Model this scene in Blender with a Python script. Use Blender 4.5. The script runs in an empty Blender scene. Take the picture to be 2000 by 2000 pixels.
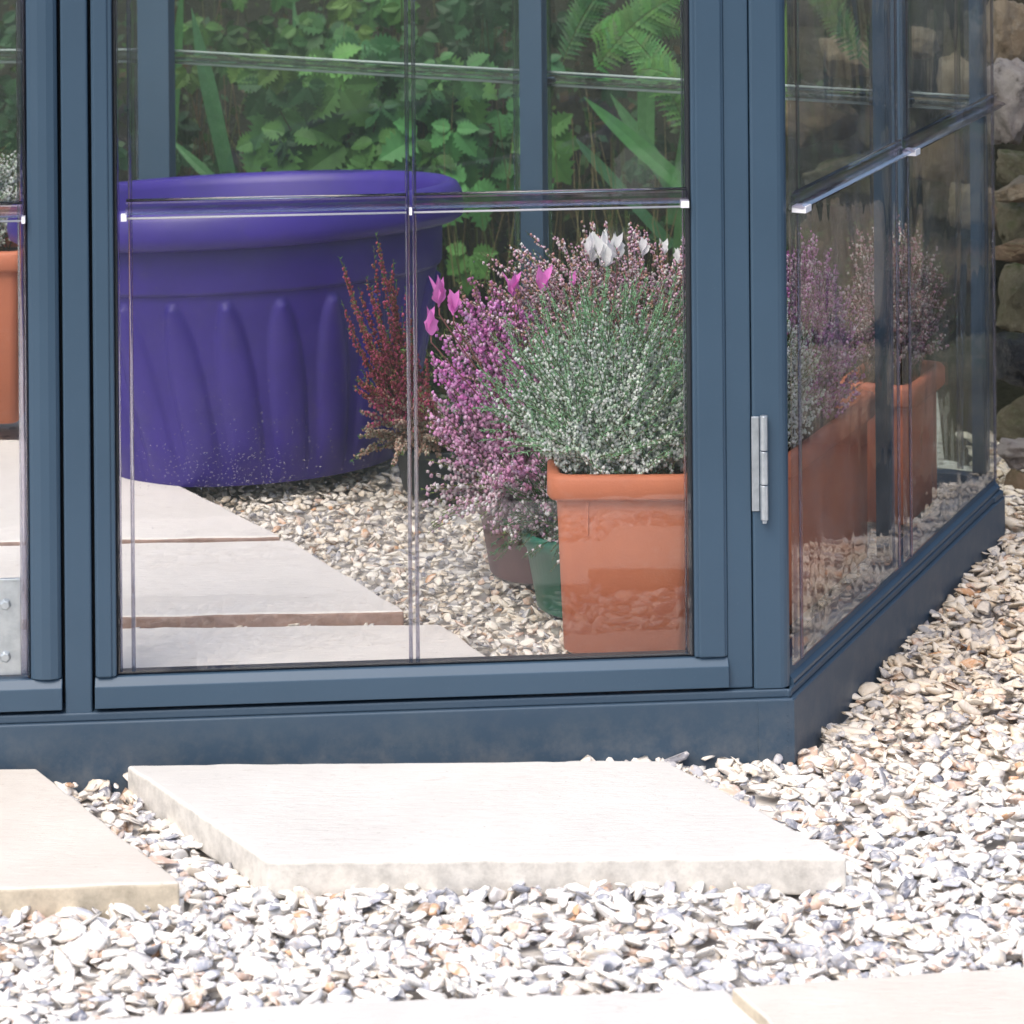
import bpy, bmesh, math, random
import numpy as np
from mathutils import Vector, Matrix, noise
random.seed(7); RNG = np.random.default_rng(11)
R = math.radians
S = bpy.context.scene
# ------------------------------------------------------------------ camera
CAM_H = 1.6; F = 6000.0; U0 = 1000.0; V0 = -660.0; ROLL = 0.008
cd = bpy.data.cameras.new('camera'); cam = bpy.data.objects.new('camera', cd)
S.collection.objects.link(cam); S.camera = cam
cd.sensor_width = 36; cd.lens = F / 2000 * 36
cd.shift_y = -(1000 - V0) / 2000; cd.shift_x = 0
cd.clip_start = 0.05; cd.clip_end = 400
cr = Vector((1, 0, -ROLL)).normalized(); cb = Vector((0, -1, 0)); cu = cb.cross(cr)
cam.matrix_world = Matrix(((cr.x, cu.x, cb.x, 0), (cr.y, cu.y, cb.y, 0), (cr.z, cu.z, cb.z, CAM_H), (0, 0, 0, 1)))
cd.dof.use_dof = True; cd.dof.focus_distance = 4.75; cd.dof.aperture_fstop = 9.0
# ------------------------------------------------------------------ light: soft bright overcast
SUN_EL, SUN_AZ = R(56), R(212)          # azimuth measured clockwise from +Y
w = bpy.data.worlds.new('World'); S.world = w; w.use_nodes = True
nt = w.node_tree; nt.nodes.clear()
sky = nt.nodes.new('ShaderNodeTexSky'); sky.sky_type = 'NISHITA'; sky.sun_disc = False
sky.sun_elevation = SUN_EL; sky.sun_rotation = SUN_AZ; sky.dust_density = 4.0; sky.air_density = 1.0
bg = nt.nodes.new('ShaderNodeBackground'); bg.inputs[1].default_value = 0.15
wo = nt.nodes.new('ShaderNodeOutputWorld')
nt.links.new(sky.outputs[0], bg.inputs[0]); nt.links.new(bg.outputs[0], wo.inputs[0])
sd = bpy.data.lights.new('sun', 'SUN'); sd.energy = 1.5; sd.angle = R(45); sd.color = (1, .965, .91)
sun = bpy.data.objects.new('sun', sd); S.collection.objects.link(sun)
sdir = Vector((math.sin(SUN_AZ) * math.cos(SUN_EL), math.cos(SUN_AZ) * math.cos(SUN_EL), math.sin(SUN_EL)))
sun.rotation_euler = sdir.to_track_quat('Z', 'Y').to_euler()
S.view_settings.view_transform = 'Standard'; S.view_settings.look = 'None'
S.view_settings.exposure = 0.66; S.view_settings.gamma = 1
S.render.engine = 'CYCLES'
S.cycles.max_bounces = 10; S.cycles.transparent_max_bounces = 24; S.cycles.transmission_bounces = 10
S.cycles.glossy_bounces = 4; S.cycles.diffuse_bounces = 4; S.cycles.caustics_reflective = False
S.cycles.caustics_refractive = False; S.cycles.sample_clamp_indirect = 4.0

# ------------------------------------------------------------------ helpers
def ray(u, v):
    dx, dy = u - U0, v - V0
    return Vector(((dx - dy * ROLL) / F, 1.0, -(dx * ROLL + dy) / F))
def at(u, v, Y):
    d = ray(u, v); return Vector((d.x * Y, Y, CAM_H + d.z * Y))
def gnd(u, v, z=0.0):
    d = ray(u, v); Y = (z - CAM_H) / d.z; return Vector((d.x * Y, Y, z))

class MB:
    """collects verts / faces / per-face colour and material slot"""
    def __init__(s): s.v = []; s.f = []; s.c = []; s.m = []; s.n = 0
    def add(s, vs, fs, col=(1, 1, 1), mi=0):
        b = s.n
        s.v.extend([tuple(p) for p in vs]); s.n += len(vs)
        for f in fs: s.f.append([i + b for i in f]); s.c.append(col); s.m.append(mi)
    def box(s, x0, x1, y0, y1, z0, z1, T=None, **k):
        vs = [Vector((x, y, z)) for z in (z0, z1) for y in (y0, y1) for x in (x0, x1)]
        if T: vs = [T @ p for p in vs]
        s.add(vs, [(0, 2, 3, 1), (4, 5, 7, 6), (0, 1, 5, 4), (2, 6, 7, 3), (0, 4, 6, 2), (1, 3, 7, 5)], **k)
    def tube(s, pts, rad, n=6, cap=True, **k):
        pts = [Vector(p) for p in pts]
        rr = rad if isinstance(rad, (list, tuple)) else [rad] * len(pts)
        vs = []; ref = None
        for i, p in enumerate(pts):
            d = (pts[min(i + 1, len(pts) - 1)] - pts[max(i - 1, 0)]).normalized()
            if ref is None: ref = d.orthogonal().normalized()
            ref = (ref - d * ref.dot(d)).normalized(); q = d.cross(ref)
            for j in range(n):
                a = 2 * math.pi * j / n
                vs.append(p + (ref * math.cos(a) + q * math.sin(a)) * rr[i])
        fs = [(i * n + j, i * n + (j + 1) % n, (i + 1) * n + (j + 1) % n, (i + 1) * n + j) for i in range(len(pts) - 1) for j in range(n)]
        if cap: fs += [tuple(range(n))[::-1], tuple(range((len(pts) - 1) * n, len(pts) * n))]
        s.add(vs, fs, **k)
    def build(s, name, mats, parent=None, smooth=False, bevel=0, T=None, colors=False):
        me = bpy.data.meshes.new(name); me.from_pydata(s.v, [], s.f)
        if not isinstance(mats, (list, tuple)): mats = [mats]
        for m in mats: me.materials.append(m)
        if len(mats) > 1: me.polygons.foreach_set('material_index', s.m)
        if colors:
            a = me.color_attributes.new('Col', 'FLOAT_COLOR', 'CORNER')
            cnt = np.array([len(f) for f in s.f]); c = np.array([(q[0], q[1], q[2], 1.0) for q in s.c], dtype=np.float32)
            a.data.foreach_set('color', np.repeat(c, cnt, axis=0).ravel())
        if smooth: me.polygons.foreach_set('use_smooth', [True] * len(me.polygons))
        me.update()
        return link(name, me, parent, bevel, T)
def link(name, me, parent=None, bevel=0, T=None):
    o = bpy.data.objects.new(name, me); S.collection.objects.link(o)
    if parent is not None: o.parent = parent
    if T is not None: o.matrix_world = T if parent is None else T
    if bevel:
        b = o.modifiers.new('bevel', 'BEVEL'); b.width = bevel; b.segments = 3; b.limit_method = 'ANGLE'; b.angle_limit = R(35)
        b.harden_normals = False
    return o
def tag(o, label=None, cat=None, group=None, kind=None):
    if label: o['label'] = label
    if cat: o['category'] = cat
    if group: o['group'] = group
    if kind: o['kind'] = kind
    return o
def empty(name, loc, label, cat, group=None):
    o = bpy.data.objects.new(name, None); S.collection.objects.link(o); o.location = loc
    o.empty_display_size = .05
    bpy.context.view_layer.update()
    return tag(o, label, cat, group)
def keep(child, parent):
    """parent a mesh built in world coordinates under an empty that has only a translation"""
    child.parent = parent; child.matrix_parent_inverse = Matrix.Translation(-parent.location) if parent.type == 'EMPTY' else Matrix.Identity(4)
    return child

def np_mesh(name, V, Fc, cols=None, mat=None, smooth=False, parent=None):
    """V (n,3) Fc (m,k) same-size faces; cols (m,3)"""
    me = bpy.data.meshes.new(name); n, k = Fc.shape
    me.vertices.add(len(V)); me.vertices.foreach_set('co', V.astype(np.float32).ravel())
    me.loops.add(n * k); me.loops.foreach_set('vertex_index', Fc.astype(np.int32).ravel())
    me.polygons.add(n); me.polygons.foreach_set('loop_start', np.arange(0, n * k, k, dtype=np.int32))
    if smooth: me.polygons.foreach_set('use_smooth', np.ones(n, dtype=bool))
    if cols is not None:
        a = me.color_attributes.new('Col', 'FLOAT_COLOR', 'CORNER')
        c = np.concatenate([cols, np.ones((n, 1))], 1).astype(np.float32)
        a.data.foreach_set('color', np.repeat(c, k, axis=0).ravel())
    me.update(calc_edges=True); me.validate()
    if mat: me.materials.append(mat)
    o = bpy.data.objects.new(name, me); S.collection.objects.link(o)
    if parent is not None: keep(o, parent)
    return o

# ------------------------------------------------------------------ materials
def mat(name):
    m = bpy.data.materials.new(name); m.use_nodes = True
    n = m.node_tree; p = n.nodes['Principled BSDF']; return m, n, p
def N(n, t, **k):
    x = n.nodes.new(t)
    for a, b in k.items():
        if a.startswith('i_'):
            key = a[2:]; key = int(key) if key.isdigit() else key.replace('_', ' ')
            x.inputs[key].default_value = b
        else: setattr(x, a, b)
    return x
def ramp(n, stops, fac, interp='LINEAR'):
    r = N(n, 'ShaderNodeValToRGB'); r.color_ramp.interpolation = interp
    e = r.color_ramp.elements
    while len(e) < len(stops): e.new(.5)
    for q, (p, c) in zip(e, stops): q.position = p; q.color = (*c, 1) if len(c) == 3 else c
    n.links.new(fac, r.inputs[0]); return r
def mix(n, a, b, fac, mode='MIX'):
    x = N(n, 'ShaderNodeMix', data_type='RGBA', blend_type=mode)
    for sock, val in ((6, a), (7, b), (0, fac)):
        if hasattr(val, 'links'): n.links.new(val, x.inputs[sock])
        else: x.inputs[sock].default_value = (*val, 1) if isinstance(val, tuple) else val
    return x.outputs[2]
def objco(n): return N(n, 'ShaderNodeTexCoord').outputs['Object']
def noise_t(n, scale, detail=4, rough=.6, co=None, dist=0):
    t = N(n, 'ShaderNodeTexNoise'); t.inputs['Scale'].default_value = scale; t.inputs['Detail'].default_value = detail
    t.inputs['Roughness'].default_value = rough; t.inputs['Distortion'].default_value = dist
    n.links.new(co if co is not None else objco(n), t.inputs['Vector']); return t.outputs[0]
def bump(n, p, h, strength, dist=.002):
    b = N(n, 'ShaderNodeBump'); b.inputs['Strength'].default_value = strength; b.inputs['Distance'].default_value = dist
    n.links.new(h, b.inputs['Height']); n.links.new(b.outputs[0], p.inputs['Normal']); return b

def frame_mat(name, c1, c2, rough):
    m, n, p = mat(name)
    col = mix(n, c1, c2, ramp(n, [(.35, (0, 0, 0)), (.7, (1, 1, 1))], noise_t(n, 5, 5)).outputs[0])
    sp = ramp(n, [(.72, (0, 0, 0)), (.8, (1, 1, 1))], noise_t(n, 420, 1, .5)).outputs[0]
    col = mix(n, col, tuple(min(1, x * 1.5 + .03) for x in c1), mix(n, (0, 0, 0), (.35, .35, .35), sp))
    sz = N(n, 'ShaderNodeSeparateXYZ'); n.links.new(objco(n), sz.inputs[0])
    mr = N(n, 'ShaderNodeMapRange'); mr.inputs[1].default_value = .10; mr.inputs[2].default_value = .0; n.links.new(sz.outputs[2], mr.inputs[0])
    sm = N(n, 'ShaderNodeMath', operation='MULTIPLY'); n.links.new(mr.outputs[0], sm.inputs[0]); n.links.new(ramp(n, [(.42, (0, 0, 0)), (.66, (.28, .28, .28))], noise_t(n, 24, 7, .7)).outputs[0], sm.inputs[1])
    col = mix(n, col, (.26, .24, .21), sm.outputs[0])      # dried soil splashed up from the gravel
    n.links.new(col, p.inputs['Base Color'])
    p.inputs['Roughness'].default_value = rough; p.inputs['Specular IOR Level'].default_value = .5
    bump(n, p, noise_t(n, 900, 2), .12, .0006)
    return m
M = {}
M['frame'] = frame_mat('blue_grey_powder_coat', (.042, .080, .126), (.038, .073, .115), .42)
M['base'] = frame_mat('blue_grey_painted_base', (.034, .064, .103), (.039, .070, .106), .5)
m, n, p = mat('black_rubber'); p.inputs['Base Color'].default_value = (.012, .014, .02, 1); p.inputs['Roughness'].default_value = .5; M['rubber'] = m
m, n, p = mat('galvanised_steel')
n.links.new(ramp(n, [(.3, (.50, .54, .58)), (.7, (.66, .70, .74))], noise_t(n, 60, 3)).outputs[0], p.inputs['Base Color'])
p.inputs['Metallic'].default_value = .85; p.inputs['Roughness'].default_value = .38; M['steel'] = m

# clear acrylic sheet: thin-walled, so rays pass straight through and reflect by Fresnel
def pane_mat(name, wav, tint, dirt_haze, refl=1.8):
    m = bpy.data.materials.new(name); m.use_nodes = True; n = m.node_tree; n.nodes.clear()
    out = N(n, 'ShaderNodeOutputMaterial'); tr = N(n, 'ShaderNodeBsdfTransparent'); tr.inputs[0].default_value = (*tint, 1)
    gl = N(n, 'ShaderNodeBsdfGlossy'); gl.inputs['Roughness'].default_value = .015; gl.inputs[0].default_value = (1, 1, 1, 1)
    co = objco(n)
    mp = N(n, 'ShaderNodeMapping'); mp.inputs['Scale'].default_value = (1, 1, .35); n.links.new(co, mp.inputs[0])
    h = noise_t(n, 7, 2, .5, mp.outputs[0], .6)
    b = N(n, 'ShaderNodeBump'); b.inputs['Strength'].default_value = wav; b.inputs['Distance'].default_value = .012
    n.links.new(h, b.inputs['Height']); n.links.new(b.outputs[0], gl.inputs['Normal'])
    fr = N(n, 'ShaderNodeFresnel'); fr.inputs[0].default_value = 1.49; n.links.new(b.outputs[0], fr.inputs['Normal'])
    # both faces of the sheet reflect: twice the front-face Fresnel, nothing extra on the way out
    ge = N(n, 'ShaderNodeNewGeometry'); bf = N(n, 'ShaderNodeMath', operation='MULTIPLY_ADD'); n.links.new(ge.outputs['Backfacing'], bf.inputs[0]); bf.inputs[1].default_value = -refl; bf.inputs[2].default_value = refl
    fm = N(n, 'ShaderNodeMath', operation='MULTIPLY'); fm.use_clamp = True; n.links.new(fr.outputs[0], fm.inputs[0]); n.links.new(bf.outputs[0], fm.inputs[1])
    mx = N(n, 'ShaderNodeMixShader'); n.links.new(fm.outputs[0], mx.inputs[0]); n.links.new(tr.outputs[0], mx.inputs[1]); n.links.new(gl.outputs[0], mx.inputs[2])
    # thin film of dust, dried rain spots and, on side panes, painted-in reflection haze
    df = N(n, 'ShaderNodeBsdfDiffuse'); df.inputs[0].default_value = (.62, .64, .66, 1)
    dz = ramp(n, [(.45, (0, 0, 0)), (.75, (1, 1, 1))], noise_t(n, 9, 6, .7)).outputs[0]
    sp = ramp(n, [(.73, (0, 0, 0)), (.78, (1, 1, 1))], noise_t(n, 170, 1, .4)).outputs[0]
    a = N(n, 'ShaderNodeMath', operation='MULTIPLY_ADD'); n.links.new(dz, a.inputs[0]); a.inputs[1].default_value = dirt_haze; a.inputs[2].default_value = dirt_haze * .35
    a2 = N(n, 'ShaderNodeMath', operation='MULTIPLY_ADD'); n.links.new(sp, a2.inputs[0]); a2.inputs[1].default_value = dirt_haze * 3; n.links.new(a.outputs[0], a2.inputs[2])
    m2 = N(n, 'ShaderNodeMixShader'); n.links.new(a2.outputs[0], m2.inputs[0]); n.links.new(mx.outputs[0], m2.inputs[1]); n.links.new(df.outputs[0], m2.inputs[2])
    n.links.new(m2.outputs[0], out.inputs[0]); return m
M['pane'] = pane_mat('clear_acrylic_pane', .06, (.985, .99, .985), .004, 1.7)
M['pane_side'] = pane_mat('clear_acrylic_pane_wavy', .34, (.975, .98, .98), .055, 2.1)  # heavier film also paints in the milky haze of reflections
M['pane_back'] = pane_mat('clear_acrylic_pane_green', .1, (.93, .97, .94), .004, 1.4)
m, n, p = mat('acrylic_rib'); p.inputs['Base Color'].default_value = (.96, .97, 1, 1); p.inputs['Roughness'].default_value = .04
p.inputs['Transmission Weight'].default_value = 1; p.inputs['IOR'].default_value = 1.49; M['rib'] = m
m, n, p = mat('acrylic_seam'); p.inputs['Base Color'].default_value = (.80, .80, .88, 1); p.inputs['Roughness'].default_value = .12
p.inputs['Transmission Weight'].default_value = 1; p.inputs['IOR'].default_value = 1.3
tr_ = N(n, 'ShaderNodeBsdfTransparent'); tr_.inputs[0].default_value = (.80, .78, .86, 1); mx_ = N(n, 'ShaderNodeMixShader'); mx_.inputs[0].default_value = .45
n.links.new(tr_.outputs[0], mx_.inputs[1]); n.links.new(p.outputs[0], mx_.inputs[2]); n.links.new(mx_.outputs[0], n.nodes['Material Output'].inputs[0]); M['seam'] = m
m, n, p = mat('acrylic_frosted_edge'); p.inputs['Base Color'].default_value = (.88, .89, .95, 1); p.inputs['Roughness'].default_value = .3
p.inputs['Transmission Weight'].default_value = .45; p.inputs['IOR'].default_value = 1.3; M['edge'] = m
m, n, p = mat('cut_edge_white'); p.inputs['Base Color'].default_value = (.85, .85, .9, 1); p.inputs['Roughness'].default_value = .35; M['tab'] = m
m, n, p = mat('water_drop'); p.inputs['Roughness'].default_value = .02; p.inputs['Transmission Weight'].default_value = 1; p.inputs['IOR'].default_value = 1.33
tr_ = N(n, 'ShaderNodeBsdfTransparent'); mx_ = N(n, 'ShaderNodeMixShader'); mx_.inputs[0].default_value = .15
n.links.new(tr_.outputs[0], mx_.inputs[1]); n.links.new(p.outputs[0], mx_.inputs[2]); n.links.new(mx_.outputs[0], n.nodes['Material Output'].inputs[0]); M['drop'] = m

def plastic(name, c1, c2, rough, bs=.05, sc=40, blot=None):
    m, n, p = mat(name)
    col = mix(n, c1, c2, ramp(n, [(.3, (0, 0, 0)), (.72, (1, 1, 1))], noise_t(n, 6, 6, .65)).outputs[0])
    if blot:
        col = mix(n, col, blot, mix(n, (0, 0, 0), (.5, .5, .5), ramp(n, [(.55, (0, 0, 0)), (.75, (1, 1, 1))], noise_t(n, 14, 7, .7, dist=.4)).outputs[0]))
    n.links.new(col, p.inputs['Base Color']); p.inputs['Roughness'].default_value = rough
    bump(n, p, noise_t(n, sc, 4), bs, .003); return m
M['purple'] = plastic('purple_plastic', (.036, .015, .235), (.024, .012, .165), .45, .12, 18, (.055, .035, .17))
M['terra'] = plastic('terracotta_plastic', (.56, .175, .085), (.46, .14, .075), .6, .22, 300, (.56, .27, .19))
M['mauve'] = plastic('brown_plastic', (.20, .10, .10), (.14, .07, .075), .45)
M['green_pot'] = plastic('green_plastic', (.02, .20, .12), (.015, .14, .09), .3)
M['dark_pot'] = plastic('dark_grey_plastic', (.03, .045, .055), (.02, .03, .04), .4)
M['soil'] = plastic('compost', (.03, .02, .014), (.012, .009, .006), .95, .8, 120)

def slab_mat(name, c1, c2, stain, side):
    m, n, p = mat(name)
    col = mix(n, c1, c2, ramp(n, [(.3, (0, 0, 0)), (.7, (1, 1, 1))], noise_t(n, 4.5, 8, .7)).outputs[0])
    co = objco(n); mp = N(n, 'ShaderNodeMapping'); mp.inputs['Scale'].default_value = (1, 4.5, 1); mp.inputs['Rotation'].default_value = (0, 0, .12); n.links.new(co, mp.inputs[0])
    st = ramp(n, [(.60, (0, 0, 0)), (.72, (1, 1, 1))], noise_t(n, 22, 6, .72, mp.outputs[0], .8)).outputs[0]
    col = mix(n, col, stain, mix(n, (0, 0, 0), (.55, .55, .55), st))
    pit = ramp(n, [(.70, (0, 0, 0)), (.74, (1, 1, 1))], noise_t(n, 75, 3, .5, mp.outputs[0], 1.5)).outputs[0]
    col = mix(n, col, tuple(x * .5 for x in stain), mix(n, (0, 0, 0), (.6, .6, .6), pit))
    g = N(n, 'ShaderNodeNewGeometry'); sx = N(n, 'ShaderNodeSeparateXYZ'); n.links.new(g.outputs['True Normal'], sx.inputs[0])
    sm = ramp(n, [(.3, (1, 1, 1)), (.7, (0, 0, 0))], sx.outputs[2]).outputs[0]
    sidec = mix(n, side, tuple(x * .6 for x in side), ramp(n, [(.42, (0, 0, 0)), (.75, (1, 1, 1))], noise_t(n, 30, 6, .75)).outputs[0])
    col = mix(n, col, sidec, sm)
    n.links.new(col, p.inputs['Base Color']); p.inputs['Roughness'].default_value = .85; p.inputs['Specular IOR Level'].default_value = .25
    h = mix(n, noise_t(n, 38, 7, .7, mp.outputs[0]), (0, 0, 0), pit)
    bump(n, p, h, .45, .004); return m
M['slab'] = slab_mat('cream_sandstone', (.66, .64, .61), (.585, .565, .535), (.42, .36, .31), (.68, .65, .60))
M['slab2'] = slab_mat('buff_sandstone', (.665, .625, .57), (.58, .53, .475), (.46, .38, .31), (.58, .51, .40))
M['slab_in'] = slab_mat('cream_sandstone_stained', (.76, .71, .665), (.66, .61, .565), (.46, .38, .33), (.40, .27, .22))

def gravel_mat(name, dark, tint=(.95, .86, .74)):
    m, n, p = mat(name)
    g = N(n, 'ShaderNodeNewGeometry'); rnd = g.outputs['Random Per Island']
    k = dark
    st = [(0, (.80, .77, .72)), (.26, (.76, .71, .64)), (.42, (.82, .80, .78)), (.56, (.70, .62, .52)), (.70, (.64, .61, .59)),
          (.76, (.44, .45, .50)), (.83, (.60, .44, .36)), (.885, (.30, .31, .36)), (.95, (.60, .36, .22)), (.965, (.17, .18, .23)), (.985, (.42, .30, .22))]
    base = ramp(n, [(a, tuple(x * k for x in c)) for a, c in st], rnd, 'CONSTANT').outputs[0]
    ad = N(n, 'ShaderNodeVectorMath', operation='ADD'); n.links.new(objco(n), ad.inputs[0])
    cx = N(n, 'ShaderNodeCombineXYZ'); mu = N(n, 'ShaderNodeMath', operation='MULTIPLY'); n.links.new(rnd, mu.inputs[0]); mu.inputs[1].default_value = 50
    n.links.new(mu.outputs[0], cx.inputs[0]); n.links.new(cx.outputs[0], ad.inputs[1])
    a = ramp(n, [(.45, (0, 0, 0)), (.60, (1, 1, 1))], noise_t(n, 70, 5, .65, ad.outputs[0], .8)).outputs[0]
    col = mix(n, base, tuple(x * k for x in (.83, .81, .79)), mix(n, (0, 0, 0), (.65, .65, .65), a))
    b = ramp(n, [(.60, (0, 0, 0)), (.68, (1, 1, 1))], noise_t(n, 110, 4, .6, ad.outputs[0], 1.2)).outputs[0]
    b2 = ramp(n, [(.0, tuple(x * k for x in (.36, .26, .19))), (.5, tuple(x * k for x in (.33, .34, .40))), (.8, tuple(x * k for x in (.55, .40, .26)))], rnd).outputs[0]
    col = mix(n, col, b2, mix(n, (0, 0, 0), (.7, .7, .7), b))
    sx = N(n, 'ShaderNodeSeparateXYZ'); n.links.new(objco(n), sx.inputs[0])
    mr = N(n, 'ShaderNodeMapRange'); mr.inputs[1].default_value = 4.15; mr.inputs[2].default_value = 4.8; n.links.new(sx.outputs[1], mr.inputs[0])
    col = mix(n, col, tint, mr.outputs[0], 'MULTIPLY')    # white-balance shift of the light painted in: buffer towards the rockery
    n.links.new(col, p.inputs['Base Color']); p.inputs['Roughness'].default_value = .7; p.inputs['Specular IOR Level'].default_value = .35
    bump(n, p, noise_t(n, 160, 4, .6), .3, .002); return m
M['gravel'] = gravel_mat('flint_gravel', 1.0)
M['gravel_in'] = gravel_mat('flint_gravel_inside', .98, (.97, .93, .87))
m, n, p = mat('gravel_bed')
vo = N(n, 'ShaderNodeTexVoronoi'); vo.inputs['Scale'].default_value = 55; n.links.new(objco(n), vo.inputs[0])
sp_ = N(n, 'ShaderNodeSeparateColor'); n.links.new(vo.outputs['Color'], sp_.inputs[0])
c = ramp(n, [(0, (.72, .7, .67)), (.4, (.62, .58, .53)), (.7, (.74, .72, .70)), (.9, (.4, .37, .36))], sp_.outputs[0]).outputs[0]
n.links.new(c, p.inputs['Base Color']); p.inputs['Roughness'].default_value = .9
bump(n, p, vo.outputs['Distance'], -.8, .02); M['bed'] = m

def vc_mat(name, rough=.55, sat=1, trans=0.0, spec=.3, var=.25, sc=60):
    m, n, p = mat(name)
    a = N(n, 'ShaderNodeVertexColor', layer_name='Col')
    col = mix(n, a.outputs[0], tuple([1 - var] * 3), ramp(n, [(.35, (0, 0, 0)), (.75, (1, 1, 1))], noise_t(n, sc, 4)).outputs[0], 'MULTIPLY')
    n.links.new(col, p.inputs['Base Color']); p.inputs['Roughness'].default_value = rough; p.inputs['Specular IOR Level'].default_value = spec
    if trans:
        tl = N(n, 'ShaderNodeBsdfTranslucent'); n.links.new(col, tl.inputs[0])
        mx = N(n, 'ShaderNodeMixShader'); mx.inputs[0].default_value = trans
        n.links.new(p.outputs[0], mx.inputs[1]); n.links.new(tl.outputs[0], mx.inputs[2]); n.links.new(mx.outputs[0], n.nodes['Material Output'].inputs[0])
    return m
M['leaf'] = vc_mat('leaf', .5, trans=.3, spec=.35)
M['petal'] = vc_mat('petal', .6, trans=.25, spec=.2, var=.05)
M['stem'] = vc_mat('stem', .8)

def rock_mat(name, c1, c2, c3, moss):
    m, n, p = mat(name)
    col = mix(n, c1, c2, ramp(n, [(.38, (0, 0, 0)), (.62, (1, 1, 1))], noise_t(n, 9, 8, .7, dist=.5)).outputs[0])
    col = mix(n, col, c3, mix(n, (0, 0, 0), (.8, .8, .8), ramp(n, [(.55, (0, 0, 0)), (.66, (1, 1, 1))], noise_t(n, 26, 6, .7)).outputs[0]))
    if moss:
        g = N(n, 'ShaderNodeNewGeometry'); sx = N(n, 'ShaderNodeSeparateXYZ'); n.links.new(g.outputs['Normal'], sx.inputs[0])
        md = N(n, 'ShaderNodeMath', operation='MULTIPLY'); n.links.new(sx.outputs[2], md.inputs[0])
        n.links.new(ramp(n, [(.42, (0, 0, 0)), (.55, (1, 1, 1))], noise_t(n, 16, 6, .7)).outputs[0], md.inputs[1]); md.use_clamp = True
        mm = N(n, 'ShaderNodeMath', operation='MULTIPLY'); mm.use_clamp = True; n.links.new(md.outputs[0], mm.inputs[0]); mm.inputs[1].default_value = 2.0 * moss
        col = mix(n, col, (.065, .08, .02), mm.outputs[0])
    n.links.new(col, p.inputs['Base Color']); p.inputs['Roughness'].default_value = .85
    bump(n, p, noise_t(n, 40, 10, .8), 1.0, .02); return m
M['rock_tan'] = rock_mat('tan_stone', (.44, .35, .26), (.28, .20, .13), (.52, .44, .36), .2)
M['rock_grey'] = rock_mat('pitted_grey_stone', (.46, .41, .38), (.30, .25, .23), (.09, .07, .07), 0)
M['rock_brown'] = rock_mat('brown_stone', (.26, .18, .115), (.17, .11, .07), (.34, .26, .18), .3)
M['rock_moss'] = rock_mat('mossy_stone', (.22, .19, .13), (.15, .13, .08), (.30, .27, .20), .55)
M['rock_dark'] = rock_mat('dark_wet_stone', (.035, .038, .045), (.02, .022, .03), (.07, .07, .08), .2)
M['rock_dark'].node_tree.nodes['Principled BSDF'].inputs['Roughness'].default_value = .25
m, n, p = mat('dark_earth')
n.links.new(ramp(n, [(.3, (.012, .014, .007)), (.55, (.03, .03, .014)), (.75, (.05, .035, .022))], noise_t(n, 9, 9, .75)).outputs[0], p.inputs['Base Color'])
p.inputs['Roughness'].default_value = 1; bump(n, p, noise_t(n, 22, 8, .75), 1, .05); M['earth'] = m
m, n, p = mat('unseen_dark_ground'); n.links.new(ramp(n, [(.3, (.012, .024, .008)), (.7, (.03, .05, .014))], noise_t(n, 12, 8, .7)).outputs[0], p.inputs['Base Color']); M['unseen_dark_ground'] = m

# ------------------------------------------------------------------ plan of the greenhouse
class Wall:
    """vertical wall plane: s runs along a, o outwards along n"""
    def __init__(w_, P, a, out):
        w_.P = Vector((P[0], P[1], 0)); w_.a = Vector((a[0], a[1], 0)).normalized()
        nn = Vector((w_.a.y, -w_.a.x, 0)); w_.n = nn if nn.dot(Vector((out[0], out[1], 0))) > 0 else -nn
        w_.T = Matrix(((w_.a.x, w_.n.x, 0, w_.P.x), (w_.a.y, w_.n.y, 0, w_.P.y), (0, 0, 1, 0), (0, 0, 0, 1)))
    def hit(w_, u, v, o=0):
        d = ray(u, v); c = Vector((0, 0, CAM_H)); q = w_.P + w_.n * o
        t = (q - c).dot(w_.n) / d.dot(w_.n); x = c + d * t
        return (x - w_.P).dot(w_.a), x.z
    def pt(w_, s, o, z): return w_.T @ Vector((s, o, z))
P0 = Vector((.397, 4.465)); P2 = Vector((.877, 5.537)); P3 = Vector((-.735, 6.33)); P4 = Vector((-1.80, 6.36)); FL = 2.2
a_f = Vector((-math.cos(R(4.4)), -math.sin(R(4.4))))
P5 = P0 + a_f * FL
front = Wall(P0, a_f, (0, -1)); side = Wall(P0, P2 - P0, (1, -.4)); back = Wall(P2, P3 - P2, (.4, 1)); backl = Wall(P3, P4 - P3, (0, 1)); left = Wall(P5, P4 - P5, (-1, 0))
BZ = .102; TOPZ = 1.75; RZ = .812; FLOOR = .12

GH = empty('greenhouse', (-.5, 5.4, 0), 'blue grey framed greenhouse with clear ribbed acrylic panes on a low painted base', 'greenhouse')
def gpart(mb, name, m, parent=None, **k):
    o = mb.build(name, m, **k); par = parent or GH
    if parent is None: keep(o, GH)
    else:
        o.parent = parent; o.matrix_parent_inverse = parent.matrix_world.inverted() if parent.parent is None else Matrix.Identity(4)
    return o
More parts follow.
